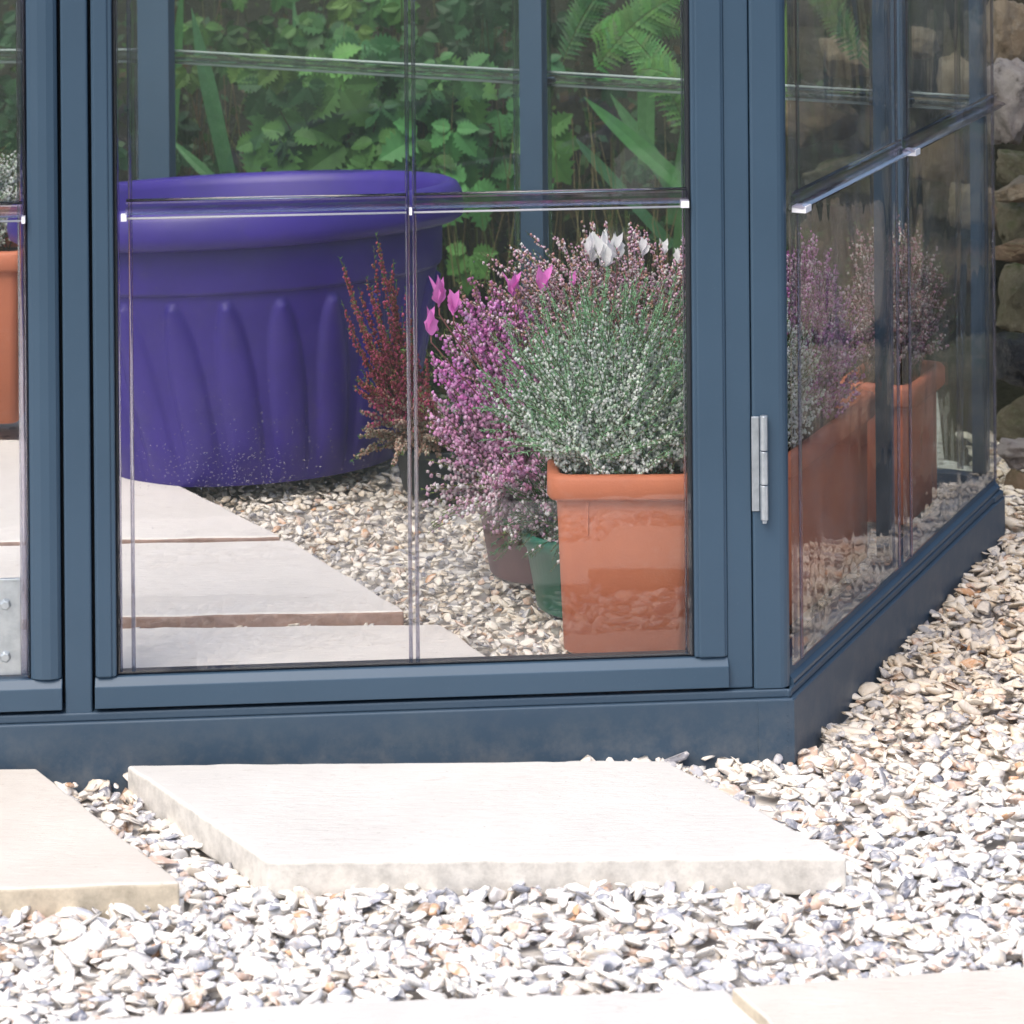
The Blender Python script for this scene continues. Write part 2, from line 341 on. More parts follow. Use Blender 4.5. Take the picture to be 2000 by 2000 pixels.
# base kerb of the greenhouse (one extruded profile, corner plates)
mb = MB()
for W_, L in ((front, FL), (side, (P2 - P0).length), (back, (P3 - P2).length), (backl, (P4 - P3).length), (left, (P4 - P5).length)):
    mb.box(-.0, L, -.055, 0, -.06, BZ - .012, T=W_.T)
    mb.box(.001, L - .001, -.0565, -.006, BZ - .012, BZ, T=W_.T)
gpart(mb, 'base', M['base'], bevel=.0025)
mb = MB()   # folded corner plate with rivets
mb.box(-.0, .052, .0, .0016, -.05, BZ - .0135, T=front.T); mb.box(-.0016, .012, .0, .0016, -.05, BZ - .0135, T=side.T)
for i in range(9):
    q = front.pt(.009, .0018, .012 + i * .0092)
    mb.tube([q, q + front.n * .0012], .0012, 6)
gpart(mb, 'corner_plate', M['base'], bevel=.0006)

def fb(W_, s0, s1, o0, o1, z0, z1, name, m='frame', parent=None, bevel=.002):
    mb = MB(); mb.box(min(s0, s1), max(s0, s1), o0, o1, z0, z1, T=W_.T)
    return gpart(mb, name, M[m], parent, bevel=bevel)

# s positions on the front wall from right corner leftwards
fs = lambda u, v=1340: front.hit(u, v, -.01)[0]
fz = lambda u, v: front.hit(u, v, -.01)[1]
ZB = BZ + .006      # bottom of leaf frames
# corner post: two flat strips + rounded nose
s_c0, s_c1, s_c2, s_c3 = fs(1532), fs(1471), fs(1421), fs(1356)
def profile_post(name, pts, z0, z1, m='frame', parent=None, smooth=False):
    """pts: list of (x,y) world"""
    mb = MB(); n_ = len(pts)
    vs = [(x, y, z0) for x, y in pts] + [(x, y, z1) for x, y in pts]
    mb.add(vs, [tuple(range(n_))[::-1], tuple(range(n_, 2 * n_))] + [(i, (i + 1) % n_, n_ + (i + 1) % n_, n_ + i) for i in range(n_)])
    o = gpart(mb, name, M[m], parent, bevel=.0012)
    return o
def wp(W_, s, o): q = W_.pt(s, o, 0); return (q.x, q.y)
cp = []
# nose follows both walls with a rounded corner
cp.append(wp(front, s_c1 - .0015, -.011)); cp.append(wp(front, s_c1 - .004, -.0085))
A_ = Vector(wp(front, s_c0 + .012, -.008)); B_ = Vector(wp(side, .020, -.012)); C_ = Vector(wp(front, s_c0 - .006, -.006))
cp.append(tuple(A_))
for t in (.2, .4, .6, .8):
    q = A_ * (1 - t) ** 2 + C_ * 2 * t * (1 - t) + B_ * t * t; cp.append((q.x, q.y))
cp.append(tuple(B_)); cp.append(wp(side, .020, -.05)); cp.append(wp(front, s_c1 - .0015, -.05))
cpo = profile_post('corner_post', cp, BZ + .001, TOPZ)
# flat jamb strip beside it
fb(front, s_c1, s_c2 - .0006, -.05, -.0115, BZ + .002, TOPZ, 'door_jamb', bevel=.0025)
# centre mullion
s_m0, s_m1 = fs(181.5, 1380), fs(127, 1380)
fb(front, s_m0 + .0006, s_m1 - .0006, -.048, -.009, BZ - .004, TOPZ, 'centre_mullion', bevel=.003)

fb(front, s_m1 - .010, s_m1 + .012, -.0535, -.0488, BZ + .001, TOPZ, 'cover_strip', 'rubber', bevel=.001)
fb(front, s_m0 - .012, s_m0 + .010, -.0535, -.0488, BZ + .001, TOPZ, 'cover_strip', 'rubber', bevel=.001)
# --- door leaf (right): stiles, rail, pane
door = bpy.data.objects.new('door', None); S.collection.objects.link(door); keep(door, GH)
bpy.context.view_layer.update()
def dpart(mb, name, m, bevel=0, smooth=False, colors=False, par=None):
    o = mb.build(name, m, bevel=bevel, smooth=smooth, colors=colors); par = par or door
    o.parent = par; o.matrix_parent_inverse = Matrix.Translation(-GH.location)
    return o
keepM = Matrix.Translation(-GH.location)
door.matrix_parent_inverse = Matrix.Identity(4)   # the door empty sits at the greenhouse origin
bpy.context.view_layer.update()
def leaf_frame(s0, s1, sa, sb, zt, par, suffix=''):
    """bottom rail s0..s1, glass opening sa..sb, opening bottom zt"""
    mb = MB()
    mb.box(s0, s1, -.044, -.004, ZB, zt - .010, T=front.T)
    mb.box(s0, s1, -.044, -.010, zt - .010, zt, T=front.T)
    return mb
zt = fz(800, 1303)
o1, o2 = fs(1357, 1290), fs(228, 1320)
mb = MB(); r0, r1 = fs(1423), fs(186, 1370)
mb.add([front.pt(s, o, z) for s in (r0, r1) for o, z in ((-.044, ZB), (-.003, ZB), (-.003, zt - .012), (-.013, zt - .001), (-.044, zt - .001))],
       [(0, 1, 2, 3, 4), (9, 8, 7, 6, 5), (0, 5, 6, 1), (1, 6, 7, 2), (2, 7, 8, 3), (3, 8, 9, 4), (4, 9, 5, 0)])
dpart(mb, 'bottom_rail', M['frame'], .0012)
mb = MB(); mb.box(r0 + .0008, o1, -.044, -.009, zt, TOPZ - .05, T=front.T); mb.box(r0 + .004, o1 - .006, -.012, -.0065, zt, TOPZ - .05, T=front.T); dpart(mb, 'stile', M['frame'], .0028)
mb = MB(); mb.box(o2, r1 - .0008, -.044, -.009, zt, TOPZ - .05, T=front.T); mb.box(o2 + .006, r1 - .003, -.012, -.0065, zt, TOPZ - .05, T=front.T); dpart(mb, 'stile', M['frame'], .0028)
mb = MB(); mb.box(r0, r1, -.044, -.004, TOPZ - .05, TOPZ - .004, T=front.T); dpart(mb, 'top_rail', M['frame'], .002)
mb = MB(); g0 = fs(1347, 1290); mb.box(o1 + .0002, o1 + .0065, -.034, -.017, zt + .0005, TOPZ - .055, T=front.T); mb.box(o2 - .0045, o2 - .0002, -.034, -.019, zt + .0005, TOPZ - .055, T=front.T)
mb.box(o1 + .007, o2 - .005, -.034, -.019, zt + .0005, zt + .0045, T=front.T)
dpart(mb, 'gasket', M['rubber'], .001)

def pane_set(W_, s0, s1, z0, z1, o, par_fn, matp, ribs, lips, tabs=(), th=.003, lipd=.013, edge_w=.0):
    """one acrylic sheet with moulded vertical ribs and horizontal lips"""
    mb = MB(); mb.box(s0, s1, o - th, o, z0, z1, T=W_.T); pn = par_fn(mb, 'pane', matp)
    kids = []
    for (s, wd, dp) in ribs:
        mb = MB(); nseg = 7
        pts = [(s + wd * (i / (nseg - 1) - .5), o + .0002 + dp * math.sin(math.pi * i / (nseg - 1)) ** .8) for i in range(nseg)]
        vs = [W_.pt(a, b, z) for z in (z0 + .002, z1 - .002) for a, b in pts]
        fc = [(i, i + 1, nseg + i + 1, nseg + i) for i in range(nseg - 1)] + [(nseg - 1, 0, nseg, 2 * nseg - 1), tuple(range(nseg))[::-1], tuple(range(nseg, 2 * nseg))]
        mb.add(vs, fc); kids.append((mb, 'rib', M['seam'], True))
    for (s0_, s1_, z) in lips:
        slim = .6 if W_ is front else 1
        mb = MB()   # moulded shelf: bead above, ledge, bright cut edge below
        prof = [(o + .0002, z + .013), (o + .004, z + .0115), (o + .0055, z + .008), (o + .0045, z + .004), (o + lipd * .8, z + .0005), (o + lipd, z - .003 * slim), (o + lipd * .85, z - .0055 * slim), (o + .0002, z - .003 * slim)]
        k = len(prof)
        vs = [W_.pt(s, a, zz) for s in (s0_, s1_) for a, zz in prof]
        mb.add(vs, [tuple(range(k)), tuple(range(k, 2 * k))[::-1]] + [(i, k + i, k + (i + 1) % k, (i + 1) % k) for i in range(k)])
        kids.append((mb, 'lip', M['rib'] if W_ in (back, backl, left) else M['seam'], False))
        mb = MB(); mb.tube([W_.pt(s0_ + .002, o + lipd * .6, z - .0085), W_.pt(s1_ - .001, o + lipd * .6, z - .0085)], (.0027 * slim) if W_ is not side else .0012, 8)
        kids.append((mb, 'lip_edge', M['edge'] if W_ is not side else M['rib'], True))
        mb = MB(); mb.tube([W_.pt(s0_ + .002, o + .003, z + .0165), W_.pt(s1_ - .001, o + .003, z + .0165)], .0022, 8)
        kids.append((mb, 'lip_edge', M['edge'] if W_ in (back, backl) else M['rib'], True))
    for (s, z, wd) in tabs:
        mb = MB(); mb.box(s - wd / 2, s + wd / 2, o + .0015, o + lipd + .001, z - .0115, z - .002, T=W_.T)
        kids.append((mb, 'lip_end', M['tab'], False))
    for mb, nm, mt, sm in kids:
        ob = mb.build(nm, mt, smooth=sm, bevel=0); ob.parent = pn
        ob.matrix_parent_inverse = Matrix.Identity(4)
    return pn
PO = -.016   # outer face of the front sheet
mid = fs(806, 800)
zr = front.hit(800, 402, -.014)[1]
pane_set(front, o1 + .003, o2 - .003, zt + .003, TOPZ - .06, PO, lambda mb, nm, mt: dpart(mb, nm, mt), M['pane'],
         [(fs(257, 800), .006, .002), (fs(233, 800), .004, .0015), (mid - .005, .006, .0022), (mid + .005, .006, .002), (fs(1338, 800), .004, .002)],
         [(o1 + .004, mid - .003, zr), (mid + .005, fs(245, 420), zr)],
         [(fs(242, 420), zr, .008), (mid + .001, zr, .004), (o1 + .010, zr + .002, .012)])
# hinge on the corner post
hs, hz1 = front.hit(1491, 813, .004); _, hz0 = front.hit(1491, 1018, .004)
mb = MB(); T = front.T
kn = [(hz0, hz0 + (hz1 - hz0) * .335), (hz0 + (hz1 - hz0) * .34, hz0 + (hz1 - hz0) * .66), (hz0 + (hz1 - hz0) * .665, hz1)]
for a, b in kn: mb.tube([front.pt(hs - .001, .0005, a + .001), front.pt(hs - .001, .0005, b)], .0058, 16)
mb.tube([front.pt(hs - .001, .0005, hz0 - .004), front.pt(hs - .001, .0005, hz0)], .0035, 12)
mb.box(hs + .005, hs + .016, -.010, -.006, hz0 + .012, hz1 - .003, T=T)
ho = dpart(mb, 'hinge', M['steel'], .0008, smooth=False)

# --- left leaf
leafl = bpy.data.objects.new('door', None); S.collection.objects.link(leafl); leafl.parent = GH
def lpart(mb, name, m, bevel=0): return dpart(mb, name, m, bevel, par=leafl)
q0, q1 = fs(122, 1370), FL - .06
mb = MB(); mb.add([front.pt(s, o, z) for s in (q0, q1) for o, z in ((-.044, ZB), (-.003, ZB), (-.003, zt - .012), (-.013, zt - .001), (-.044, zt - .001))],
       [(0, 1, 2, 3, 4), (9, 8, 7, 6, 5), (0, 5, 6, 1), (1, 6, 7, 2), (2, 7, 8, 3), (3, 8, 9, 4), (4, 9, 5, 0)])
lpart(mb, 'bottom_rail', M['frame'], .0012)
mb = MB(); l0 = fs(60, 1300)
# rounded stile: a bowed profile
prof = [(q0 + .001, -.044), (q0 + .001, -.013), (q0 + .006, -.008), (q0 + .016, -.0055), (q0 + .028, -.006), (l0 - .006, -.009), (l0, -.014), (l0, -.044)]
vs = [front.pt(a, b, z) for z in (zt, TOPZ - .05) for a, b in prof]; k = len(prof)
mb.add(vs, [tuple(range(k)), tuple(range(k, 2 * k))[::-1]] + [(i, k + i, k + (i + 1) % k, (i + 1) % k) for i in range(k)])
lpart(mb, 'stile', M['frame'], .0012)
mb = MB(); mb.box(q1 - .05, q1, -.044, -.009, zt, TOPZ - .05, T=front.T); lpart(mb, 'stile', M['frame'], .003)
mb = MB(); mb.box(q0, q1, -.044, -.004, TOPZ - .05, TOPZ - .004, T=front.T); lpart(mb, 'top_rail', M['frame'], .002)
mb = MB(); mb.box(l0 + .0002, l0 + .005, -.034, -.019, zt + .0005, TOPZ - .055, T=front.T); lpart(mb, 'gasket', M['rubber'], .001)
pane_set(front, l0 + .003, q1 - .048, zt + .003, TOPZ - .06, PO, lambda mb, nm, mt: lpart(mb, nm, mt), M['pane'],
         [(fs(43, 800), .010, .003), (fs(52, 800), .006, .002), ((l0 + q1) / 2, .010, .005)], [(fs(46, 415), (l0 + q1) / 2 - .005, zr)], [(fs(46, 415), zr, .005)])
# galvanised corner bracket behind the left sheet
bs0, bz1 = front.hit(40, 1133, -.03); _, bz0 = front.hit(20, 1318, -.03)
mb = MB(); mb.box(bs0, bs0 + .085, -.032, -.029, bz0, bz1, T=T)
mb.box(bs0, bs0 + .085, -.034, -.027, bz1 - .001, bz1 + .003, T=T)
for v in (1180, 1282):
    s_, z_ = front.hit(11, v, -.03)
    a, b = front.pt(s_, -.029, z_), front.pt(s_, -.023, z_)
    mb.tube([a, a + (b - a) * .5, b], [.0085, .0085, .006], 6)
br = lpart(mb, 'bracket', M['steel'], .0008)
fb(front, FL - .055, FL, -.055, -.006, BZ + .001, TOPZ, 'corner_post', bevel=.004)

# --- other walls
def wall_run(W_, s0, s1, posts, zr_, matp, o=-.02, pw=.05, lipd=.014, side_like=False):
    z0 = BZ + .001
    mb = MB()
    mb.add([W_.pt(s, oo, z) for s in (s0, s1) for oo, z in ((-.05, z0), (-.008, z0), (-.008, z0 + .006), (-.014, z0 + .012), (-.020, z0 + .030), (-.05, z0 + .030))],
           [(0, 1, 2, 3, 4, 5)[::-1], (6, 7, 8, 9, 10, 11)] + [(i, 6 + i, 6 + (i + 1) % 6, (i + 1) % 6) for i in range(6)])
    gpart(mb, 'sill', M['frame'], bevel=.001)
    mb = MB(); mb.box(s0, s1, -.05, -.008, TOPZ - .05, TOPZ, T=W_.T); gpart(mb, 'eave_beam', M['frame'], bevel=.002)
    for s, wd in posts:
        mb = MB(); mb.box(s - wd / 2, s + wd / 2, -.052, -.030, z0 + .0305, TOPZ - .051, T=W_.T)
        mb.box(s - wd / 5, s + wd / 5, -.030, -.026, z0 + .0305, TOPZ - .051, T=W_.T)
        mb.box(s - wd / 2, s - wd / 2 + .004, -.030, -.0265, z0 + .0305, TOPZ - .051, T=W_.T); mb.box(s + wd / 2 - .004, s + wd / 2, -.030, -.0265, z0 + .0305, TOPZ - .051, T=W_.T)
        gpart(mb, 'post', M['frame'], bevel=.0015)
    edges = [s0] + [s for s, _ in posts if s0 + .03 < s < s1 - .03] + [s1]
    for a, b in zip(edges[:-1], edges[1:]):
        pa, pb = a + .012, b - .004
        pane_set(W_, pa, pb, z0 + (.024 if side_like else .03), TOPZ - .05, o, lambda mb, nm, mt: gpart(mb, nm, mt), matp,
                 [(pa + .030, .010, .004), (pb - .020, .009, .004)] if side_like else [(pa + .035, .012, .005), (pb - .02, .01, .004)],
                 [(pa + (.0 if side_like else .012), pb - .002, zr_)], [(pa + .014, zr_, .026)] if side_like else [(pb - .012 if W_ is not side else pa, zr_ + .006, .022)], lipd=.022 if side_like else lipd)
L_ = (P2 - P0).length
# middle post from its foot in the photo
s_mid = side.hit(1764, 1123, -.01)[0]
wall_run(side, .022, L_ - .012, [(s_mid, .022), (L_ - .018, .028)], .802, M['pane_side'], o=-.010, side_like=True)
Lb = (P3 - P2).length
sb = lambda u: back.hit(u, 200, -.03)[0]
wall_run(back, .03, Lb, [(sb(1748), .045), (sb(1046), .048), (Lb - .02, .075)], back.hit(700, 133, 0)[1], M['pane_back'])
wall_run(backl, .0, (P4 - P3).length, [(.45, .05), ((P4 - P3).length - .03, .05)], back.hit(700, 133, 0)[1], M['pane_back'])
wall_run(left, .03, (P4 - P5).length - .03, [(.7, .05), (1.35, .05)], .80, M['pane_back'])

# condensation beads on the inner face of the door sheet
mb = MB(); bmt = bmesh.new(); bmesh.ops.create_icosphere(bmt, subdivisions=1, radius=1); iv = [v.co.copy() for v in bmt.verts]; iff = [[v.index for v in f.verts] for f in bmt.faces]; bmt.free()
for i in range(620):
    u = random.gauss(430, 130); v = 955 - abs(random.gauss(0, 75))
    if random.random() < .15: u = random.uniform(270, 1300); v = random.uniform(450, 1200)
    if not (265 < u < 1325): continue
    s_, z_ = front.hit(u, v, PO - .004); r = random.uniform(.0006, .0018)
    c = front.pt(s_, PO - .0035, z_)
    mb.add([c + Vector((q.x * r, q.y * r * .5, q.z * r)) for q in iv], iff)
wd = dpart(mb, 'condensation', M['drop'], smooth=True); wd['kind'] = 'stuff'; wd['label'] = 'beads of condensation on the inside of the door pane'

# ------------------------------------------------------------------ ground
def grid_mesh(name, x0, x1, y0, y1, nx, ny, zf, m, kind='structure'):
    X, Y = np.meshgrid(np.linspace(x0, x1, nx), np.linspace(y0, y1, ny)); V = np.stack([X.ravel(), Y.ravel(), np.array([zf(a, b) for a, b in zip(X.ravel(), Y.ravel())])], 1)
    idx = np.arange(nx * ny).reshape(ny, nx); Fc = np.stack([idx[:-1, :-1].ravel(), idx[:-1, 1:].ravel(), idx[1:, 1:].ravel(), idx[1:, :-1].ravel()], 1)
    o = np_mesh(name, V, Fc, mat=m, smooth=True); tag(o, kind=kind); return o
g = MB(); g.add([(-80, -60, -.05), (80, -60, -.05), (80, 120, -.05), (-80, 120, -.05)], [(0, 1, 2, 3)]); tag(g.build('unseen_dark_ground', M['unseen_dark_ground']), kind='structure')  # unseen dark ground, added to keep reflections in the front panes weak
g = MB(); g.add([(1.0, 4.7, -.012), (6, 2.5, -.012), (6, 7.5, -.012), (1.0, 7.5, -.012)], [(0, 1, 2, 3)]); tag(g.build('garden_bed', M['earth']), kind='structure')
g = MB(); g.add([(-3.2, 3.0, -.018), (3.2, 3.0, -.018), (3.2, 7.6, -.018), (-3.2, 7.6, -.018)], [(0, 1, 2, 3)]); tag(g.build('ground', M['bed']), kind='structure')
fl = MB()   # raised gravel floor inside the base
pts = [wp(front, .03, -.056), wp(side, .9, -.056), (P2.x - .07, P2.y - .04), (P3.x, P3.y - .07), (P4.x + .06, P4.y - .06), (P5.x + .06, P5.y + .06)]
fl.add([(x, y, FLOOR - .03) for x, y in pts], [tuple(range(len(pts)))]); tag(fl.build('greenhouse_floor', M['bed']), kind='structure')

def slab(name, poly, ztop, th, m, label, tilt=(0, 0)):
    """poly: plan points; densified, jittered, bevelled"""
    bm = bmesh.new(); n_ = len(poly); ring = []
    for i in range(n_):
        a, b = Vector(poly[i]), Vector(poly[(i + 1) % n_]); L = (b - a).length; k = max(2, int(L / .022))
        d = (b - a).normalized(); nn = Vector((d.y, -d.x))
        for j in range(k):
            q = a + (b - a) * j / k
            off = 0 if j == 0 else (noise.noise(Vector((q.x * 14, q.y * 14, 3))) * .004 + min(0, noise.noise(Vector((q.x * 30, q.y * 30, 9))) + .2) * .007)
            ring.append(q + nn * off)
    c = sum((Vector(p_) for p_ in poly), Vector((0, 0))) / n_
    zz = lambda q: tilt[0] * (q.x - c.x) + tilt[1] * (q.y - c.y)
    tv = [bm.verts.new((q.x, q.y, ztop + zz(q))) for q in ring]
    f = bm.faces.new(tv)
    if f.normal.z < 0: f.normal_flip()
    f.normal_update()
    if f.normal.z < 0: bmesh.ops.reverse_faces(bm, faces=[f])
    ex = bmesh.ops.extrude_face_region(bm, geom=[f])
    # extruded copy moves down, original becomes the top
    nv = [e for e in ex['geom'] if isinstance(e, bmesh.types.BMVert)]
    for v in nv: v.co.z -= th
    bmesh.ops.recalc_face_normals(bm, faces=bm.faces)
    me = bpy.data.meshes.new(name); bm.to_mesh(me); bm.free(); me.materials.append(m)
    o = link(name, me, bevel=.0045); tag(o, label, 'paving slab', 'paving slabs'); return o
SLABS = []
def pslab(pix, z, th, m, label, grow=None):
    poly = [(lambda q: (q.x, q.y))(gnd(u, v, z)) for u, v in pix]; SLABS.append((poly, z)); return slab('paving_slab', poly, z, th, m, label)
pslab([(248, 1494), (1300, 1484), (1352, 1512), (1655, 1674), (523, 1682)], .042, .05, M['slab'], 'large pale cream slab lying outside the door against the greenhouse base')
pslab([(-420, 1512), (72, 1500), (352, 1723), (-420, 1748)], .036, .05, M['slab2'], 'buff slab with rounded worn edge left of the large cream doorstep slab')
pslab([(40, 2000), (600, 1958), (1418, 1931), (1640, 2120), (-60, 2120)], .018, .04, M['slab'], 'low pale slab at the bottom edge of the photo, below the band of gravel')
pslab([(1428, 1927), (2080, 1880), (2300, 2060), (1640, 2120)], .034, .05, M['slab2'], 'raised slab with mossy brown edge at bottom right corner')
pslab([(-500, 1236), (858, 1218), (1010, 1318), (-500, 1345)], FLOOR + .004, .03, M['slab_in'], 'slab inside the greenhouse nearest the door sill')
pslab([(-500, 1076), (566, 1054), (790, 1192), (-500, 1218)], FLOOR + .016, .04, M['slab_in'], 'middle slab inside the greenhouse with reddish brown stained front edge')
pslab([(-500, 860), (150, 858), (265, 905), (548, 1046), (-500, 1066)], FLOOR + .020, .04, M['slab_in'], 'slab inside the greenhouse running under the purple pot')

# ------------------------------------------------------------------ gravel
def stone_templates(k, sub):
    out = []
    for i in range(k):
        bm = bmesh.new(); bmesh.ops.create_icosphere(bm, subdivisions=sub, radius=1)
        cuts = [(Vector([random.gauss(0, 1) for _ in range(3)]).normalized(), random.uniform(.22, .75)) for _ in range(11)]
        for v in bm.verts:
            for nrm, d in cuts:
                t = v.co.dot(nrm)
                if t > d: v.co -= nrm * (t - d)
            v.co *= 1 + .12 * noise.noise(v.co * 2 + Vector((i * 7, 0, 0)))
        sx = (random.uniform(.95, 1.55), random.uniform(.6, 1.0), random.uniform(.26, .52))
        for v in bm.verts: v.co = Vector((v.co.x * sx[0], v.co.y * sx[1], v.co.z * sx[2]))
        V = np.array([v.co[:] for v in bm.verts]); Fc = np.array([[v.index for v in f.verts] for f in bm.faces]); bm.free()
        out.append((V, Fc))
    return out
def rotmats(a, b, c):
    ca, sa, cb_, sb_, cc, sc = np.cos(a), np.sin(a), np.cos(b), np.sin(b), np.cos(c), np.sin(c)
    Rz = np.zeros((len(a), 3, 3)); Rz[:, 0, 0] = ca; Rz[:, 0, 1] = -sa; Rz[:, 1, 0] = sa; Rz[:, 1, 1] = ca; Rz[:, 2, 2] = 1
    Rx = np.zeros_like(Rz); Rx[:, 0, 0] = 1; Rx[:, 1, 1] = cb_; Rx[:, 1, 2] = -sb_; Rx[:, 2, 1] = sb_; Rx[:, 2, 2] = cb_
    Ry = np.zeros_like(Rz); Ry[:, 1, 1] = 1; Ry[:, 0, 0] = cc; Ry[:, 0, 2] = sc; Ry[:, 2, 0] = -sc; Ry[:, 2, 2] = cc
    return Rz @ Rx @ Ry
def scatter(name, P, size, temps, m, flat=.45, label=None, smooth=False):
    n_ = len(P); which = RNG.integers(0, len(temps), n_); Vs = []; Fs = []; base = 0
    ROT = rotmats(RNG.uniform(0, 6.28, n_), RNG.normal(0, flat, n_), RNG.normal(0, flat, n_))
    for t, (V, Fc) in enumerate(temps):
        ix = np.where(which == t)[0]
        if not len(ix): continue
        W_ = np.einsum('nij,vj->nvi', ROT[ix], V) * size[ix][:, None, None] + P[ix][:, None, :]
        Vs.append(W_.reshape(-1, 3)); k = len(V)
        Fs.append((Fc[None] + (np.arange(len(ix)) * k)[:, None, None] + base).reshape(-1, 3)); base += len(ix) * k
    o = np_mesh(name, np.concatenate(Vs), np.concatenate(Fs), mat=m, smooth=smooth)
    return o
def inpoly(X, Y, poly):
    ins = np.zeros(len(X), bool); n_ = len(poly)
    for i in range(n_):
        x1, y1 = poly[i]; x2, y2 = poly[(i + 1) % n_]
        c = ((y1 > Y) != (y2 > Y)) & (X < (x2 - x1) * (Y - y1) / (y2 - y1 + 1e-12) + x1); ins ^= c
    return ins
GHPOLY = [tuple(P0), tuple(P2), tuple(P3), tuple(P4), tuple(P5)]
def shrink(poly, d):
    c = np.mean(poly, 0); return [tuple(c + (np.array(q) - c) * (1 - d / (np.linalg.norm(np.array(q) - c) + 1e-9))) for q in poly]
def gravel_pts(x0, x1, y0, y1, dens):
    n_ = int((x1 - x0) * (y1 - y0) * dens); return RNG.uniform(x0, x1, n_), RNG.uniform(y0, y1, n_)
def rise(X, Y):      # outside gravel banks up a little behind the corner and round the doorstep slab
    return .009 + np.clip((Y - 4.6) * .022, 0, .026) + .006 * np.sin(X * 7.3 + Y * 5) * np.cos(Y * 6.1)
X, Y = gravel_pts(-1.3, 1.25, 3.2, 6.2, 6000)
keepm = (X < .13 * Y * 1.45 + .25) & (X > -.2 * Y) | (Y > 5)
keepm &= ~((Y > 5.9) & (X < .9)) & ~(X > 1.06 + .05 * np.sin(Y * 9) + np.clip(4.75 - Y, 0, 1) * 1.2)
keepm &= ~inpoly(X, Y, shrink(GHPOLY, -.004))
keepm &= ~((Y > 4.5) & (X < .45))
for poly, z in SLABS[:4]: keepm &= ~inpoly(X, Y, shrink(poly, -.002))
X, Y = X[keepm], Y[keepm]
size = (.0095 + .0175 * RNG.random(len(X)) ** 1.6) * (1 + .5 * (RNG.random(len(X)) < .05))
Z = rise(X, Y) + RNG.uniform(-.013, .005, len(X)) - size * .25
near = Y < 4.75
T2 = stone_templates(14, 2); T1 = stone_templates(10, 2)
Pp = np.stack([X, Y, Z], 1)
gv = scatter('gravel', Pp, size, T2 + T1, M['gravel'], .28); tag(gv, 'loose cream and grey flint gravel covering the ground outside the greenhouse', 'gravel', kind='stuff')
X, Y = gravel_pts(-.6, .9, 4.45, 6.3, 5600)
k2 = inpoly(X, Y, shrink(GHPOLY, .075))
for poly, z in SLABS[4:]: k2 &= ~inpoly(X, Y, shrink(poly, .0))
X, Y = X[k2], Y[k2]; size = RNG.uniform(.008, .0150, len(X)); Z = FLOOR - .006 + RNG.uniform(-.014, .006, len(X)) - size * .25
gi = scatter('gravel', np.stack([X, Y, Z], 1), size, T1, M['gravel_in'], .36); tag(gi, 'loose flint gravel beside the slabs on the greenhouse floor', 'gravel', kind='stuff')
# a couple of chips lying on the slabs
for (u, v, z) in ((1085, 1700, .008), (275, 975, FLOOR + .026), (350, 978, FLOOR + .026)):
    pass

# ------------------------------------------------------------------ pots
def lathe(mb, c, prof, n=64, col=(1, 1, 1), mod=None, tilt=None):
    vs = []
    for i, (r, z) in enumerate(prof):
        for j in range(n):
            a = 2 * math.pi * j / n; rr = r + (mod(a, i, z) if mod else 0)
            vs.append(Vector((rr * math.cos(a), rr * math.sin(a), z)))
    if tilt is not None: vs = [tilt @ v for v in vs]
    vs = [v + c for v in vs]
    fsx = [(i * n + j, i * n + (j + 1) % n, (i + 1) * n + (j + 1) % n, (i + 1) * n + j) for i in range(len(prof) - 1) for j in range(n)]
    mb.add(vs, fsx, col=col)
# large purple pot
pc = gnd(478, 955, FLOOR + .018); pc.y += .285; pc.x = ray(478, 900).x * pc.y; pc.z -= .020
PP = empty('large_planter', pc, 'large deep purple plastic planter with thick rolled rim and fluted sides', 'planter')
H = .50; RB, RT = .285, .375; RR = .425
tl = Matrix.Rotation(R(-2.2), 3, 'Y') @ Matrix.Rotation(R(-5.0), 3, 'X')
prof = []
nz = 46
for i in range(nz):
    t = i / (nz - 1); z = t * .345; prof.append((RB + (RT - RB) * (t ** .85), z))
def flute(a, i, z):
    t = z / .345
    a = a + .10 * t
    if t > .985 or i == 0: return 0
    k = 24; ph = (a * k / (2 * math.pi)) % 1.0; d = abs(ph - .5) * 2     # 0 at the middle of a flute
    wdt = .05 + .70 * math.sqrt(max(0, 1 - max(0, (t - .35) / .60) ** 2.0)) if t < .95 else .001
    return .011 * max(0, 1 - (d / wdt) ** 2) ** .6 * min(1, t * 5) if d < wdt else 0
mb = MB(); lathe(mb, pc, prof, n=480, mod=flute, tilt=tl)
body = mb.build('body', M['purple'], smooth=True); keep(body, PP)
mb = MB(); lathe(mb, pc, [(RT - .002, .343), (RT + .006, .346), (RT + .009, .352), (RT + .013, .424), (RT + .012, .431)], n=128, tilt=tl)
keep(mb.build('collar', M['purple'], smooth=True), PP)
mb = MB(); hr = .432
rim = [(RT + .012, hr - .004), (RR - .012, hr - .006), (RR - .001, hr + .001), (RR + .002, hr + .018), (RR - .001, hr + .046), (RR - .009, hr + .060), (RR - .022, hr + .066), (RR - .036, hr + .060), (RR - .042, hr + .045), (RR - .052, hr - .02), (RB + .01, .10), (0.002, .095)]
lathe(mb, pc, rim, n=160, tilt=tl, mod=lambda a, i, z: .003 * math.sin(3 * a + 1) if i < 9 else 0)
keep(mb.build('rim', M['purple'], smooth=True), PP)
mb = MB(); lathe(mb, pc, [(RR - .06, .33), (.2, .345), (.001, .35)], n=64, tilt=tl); keep(mb.build('compost', M['soil'], smooth=True), PP)

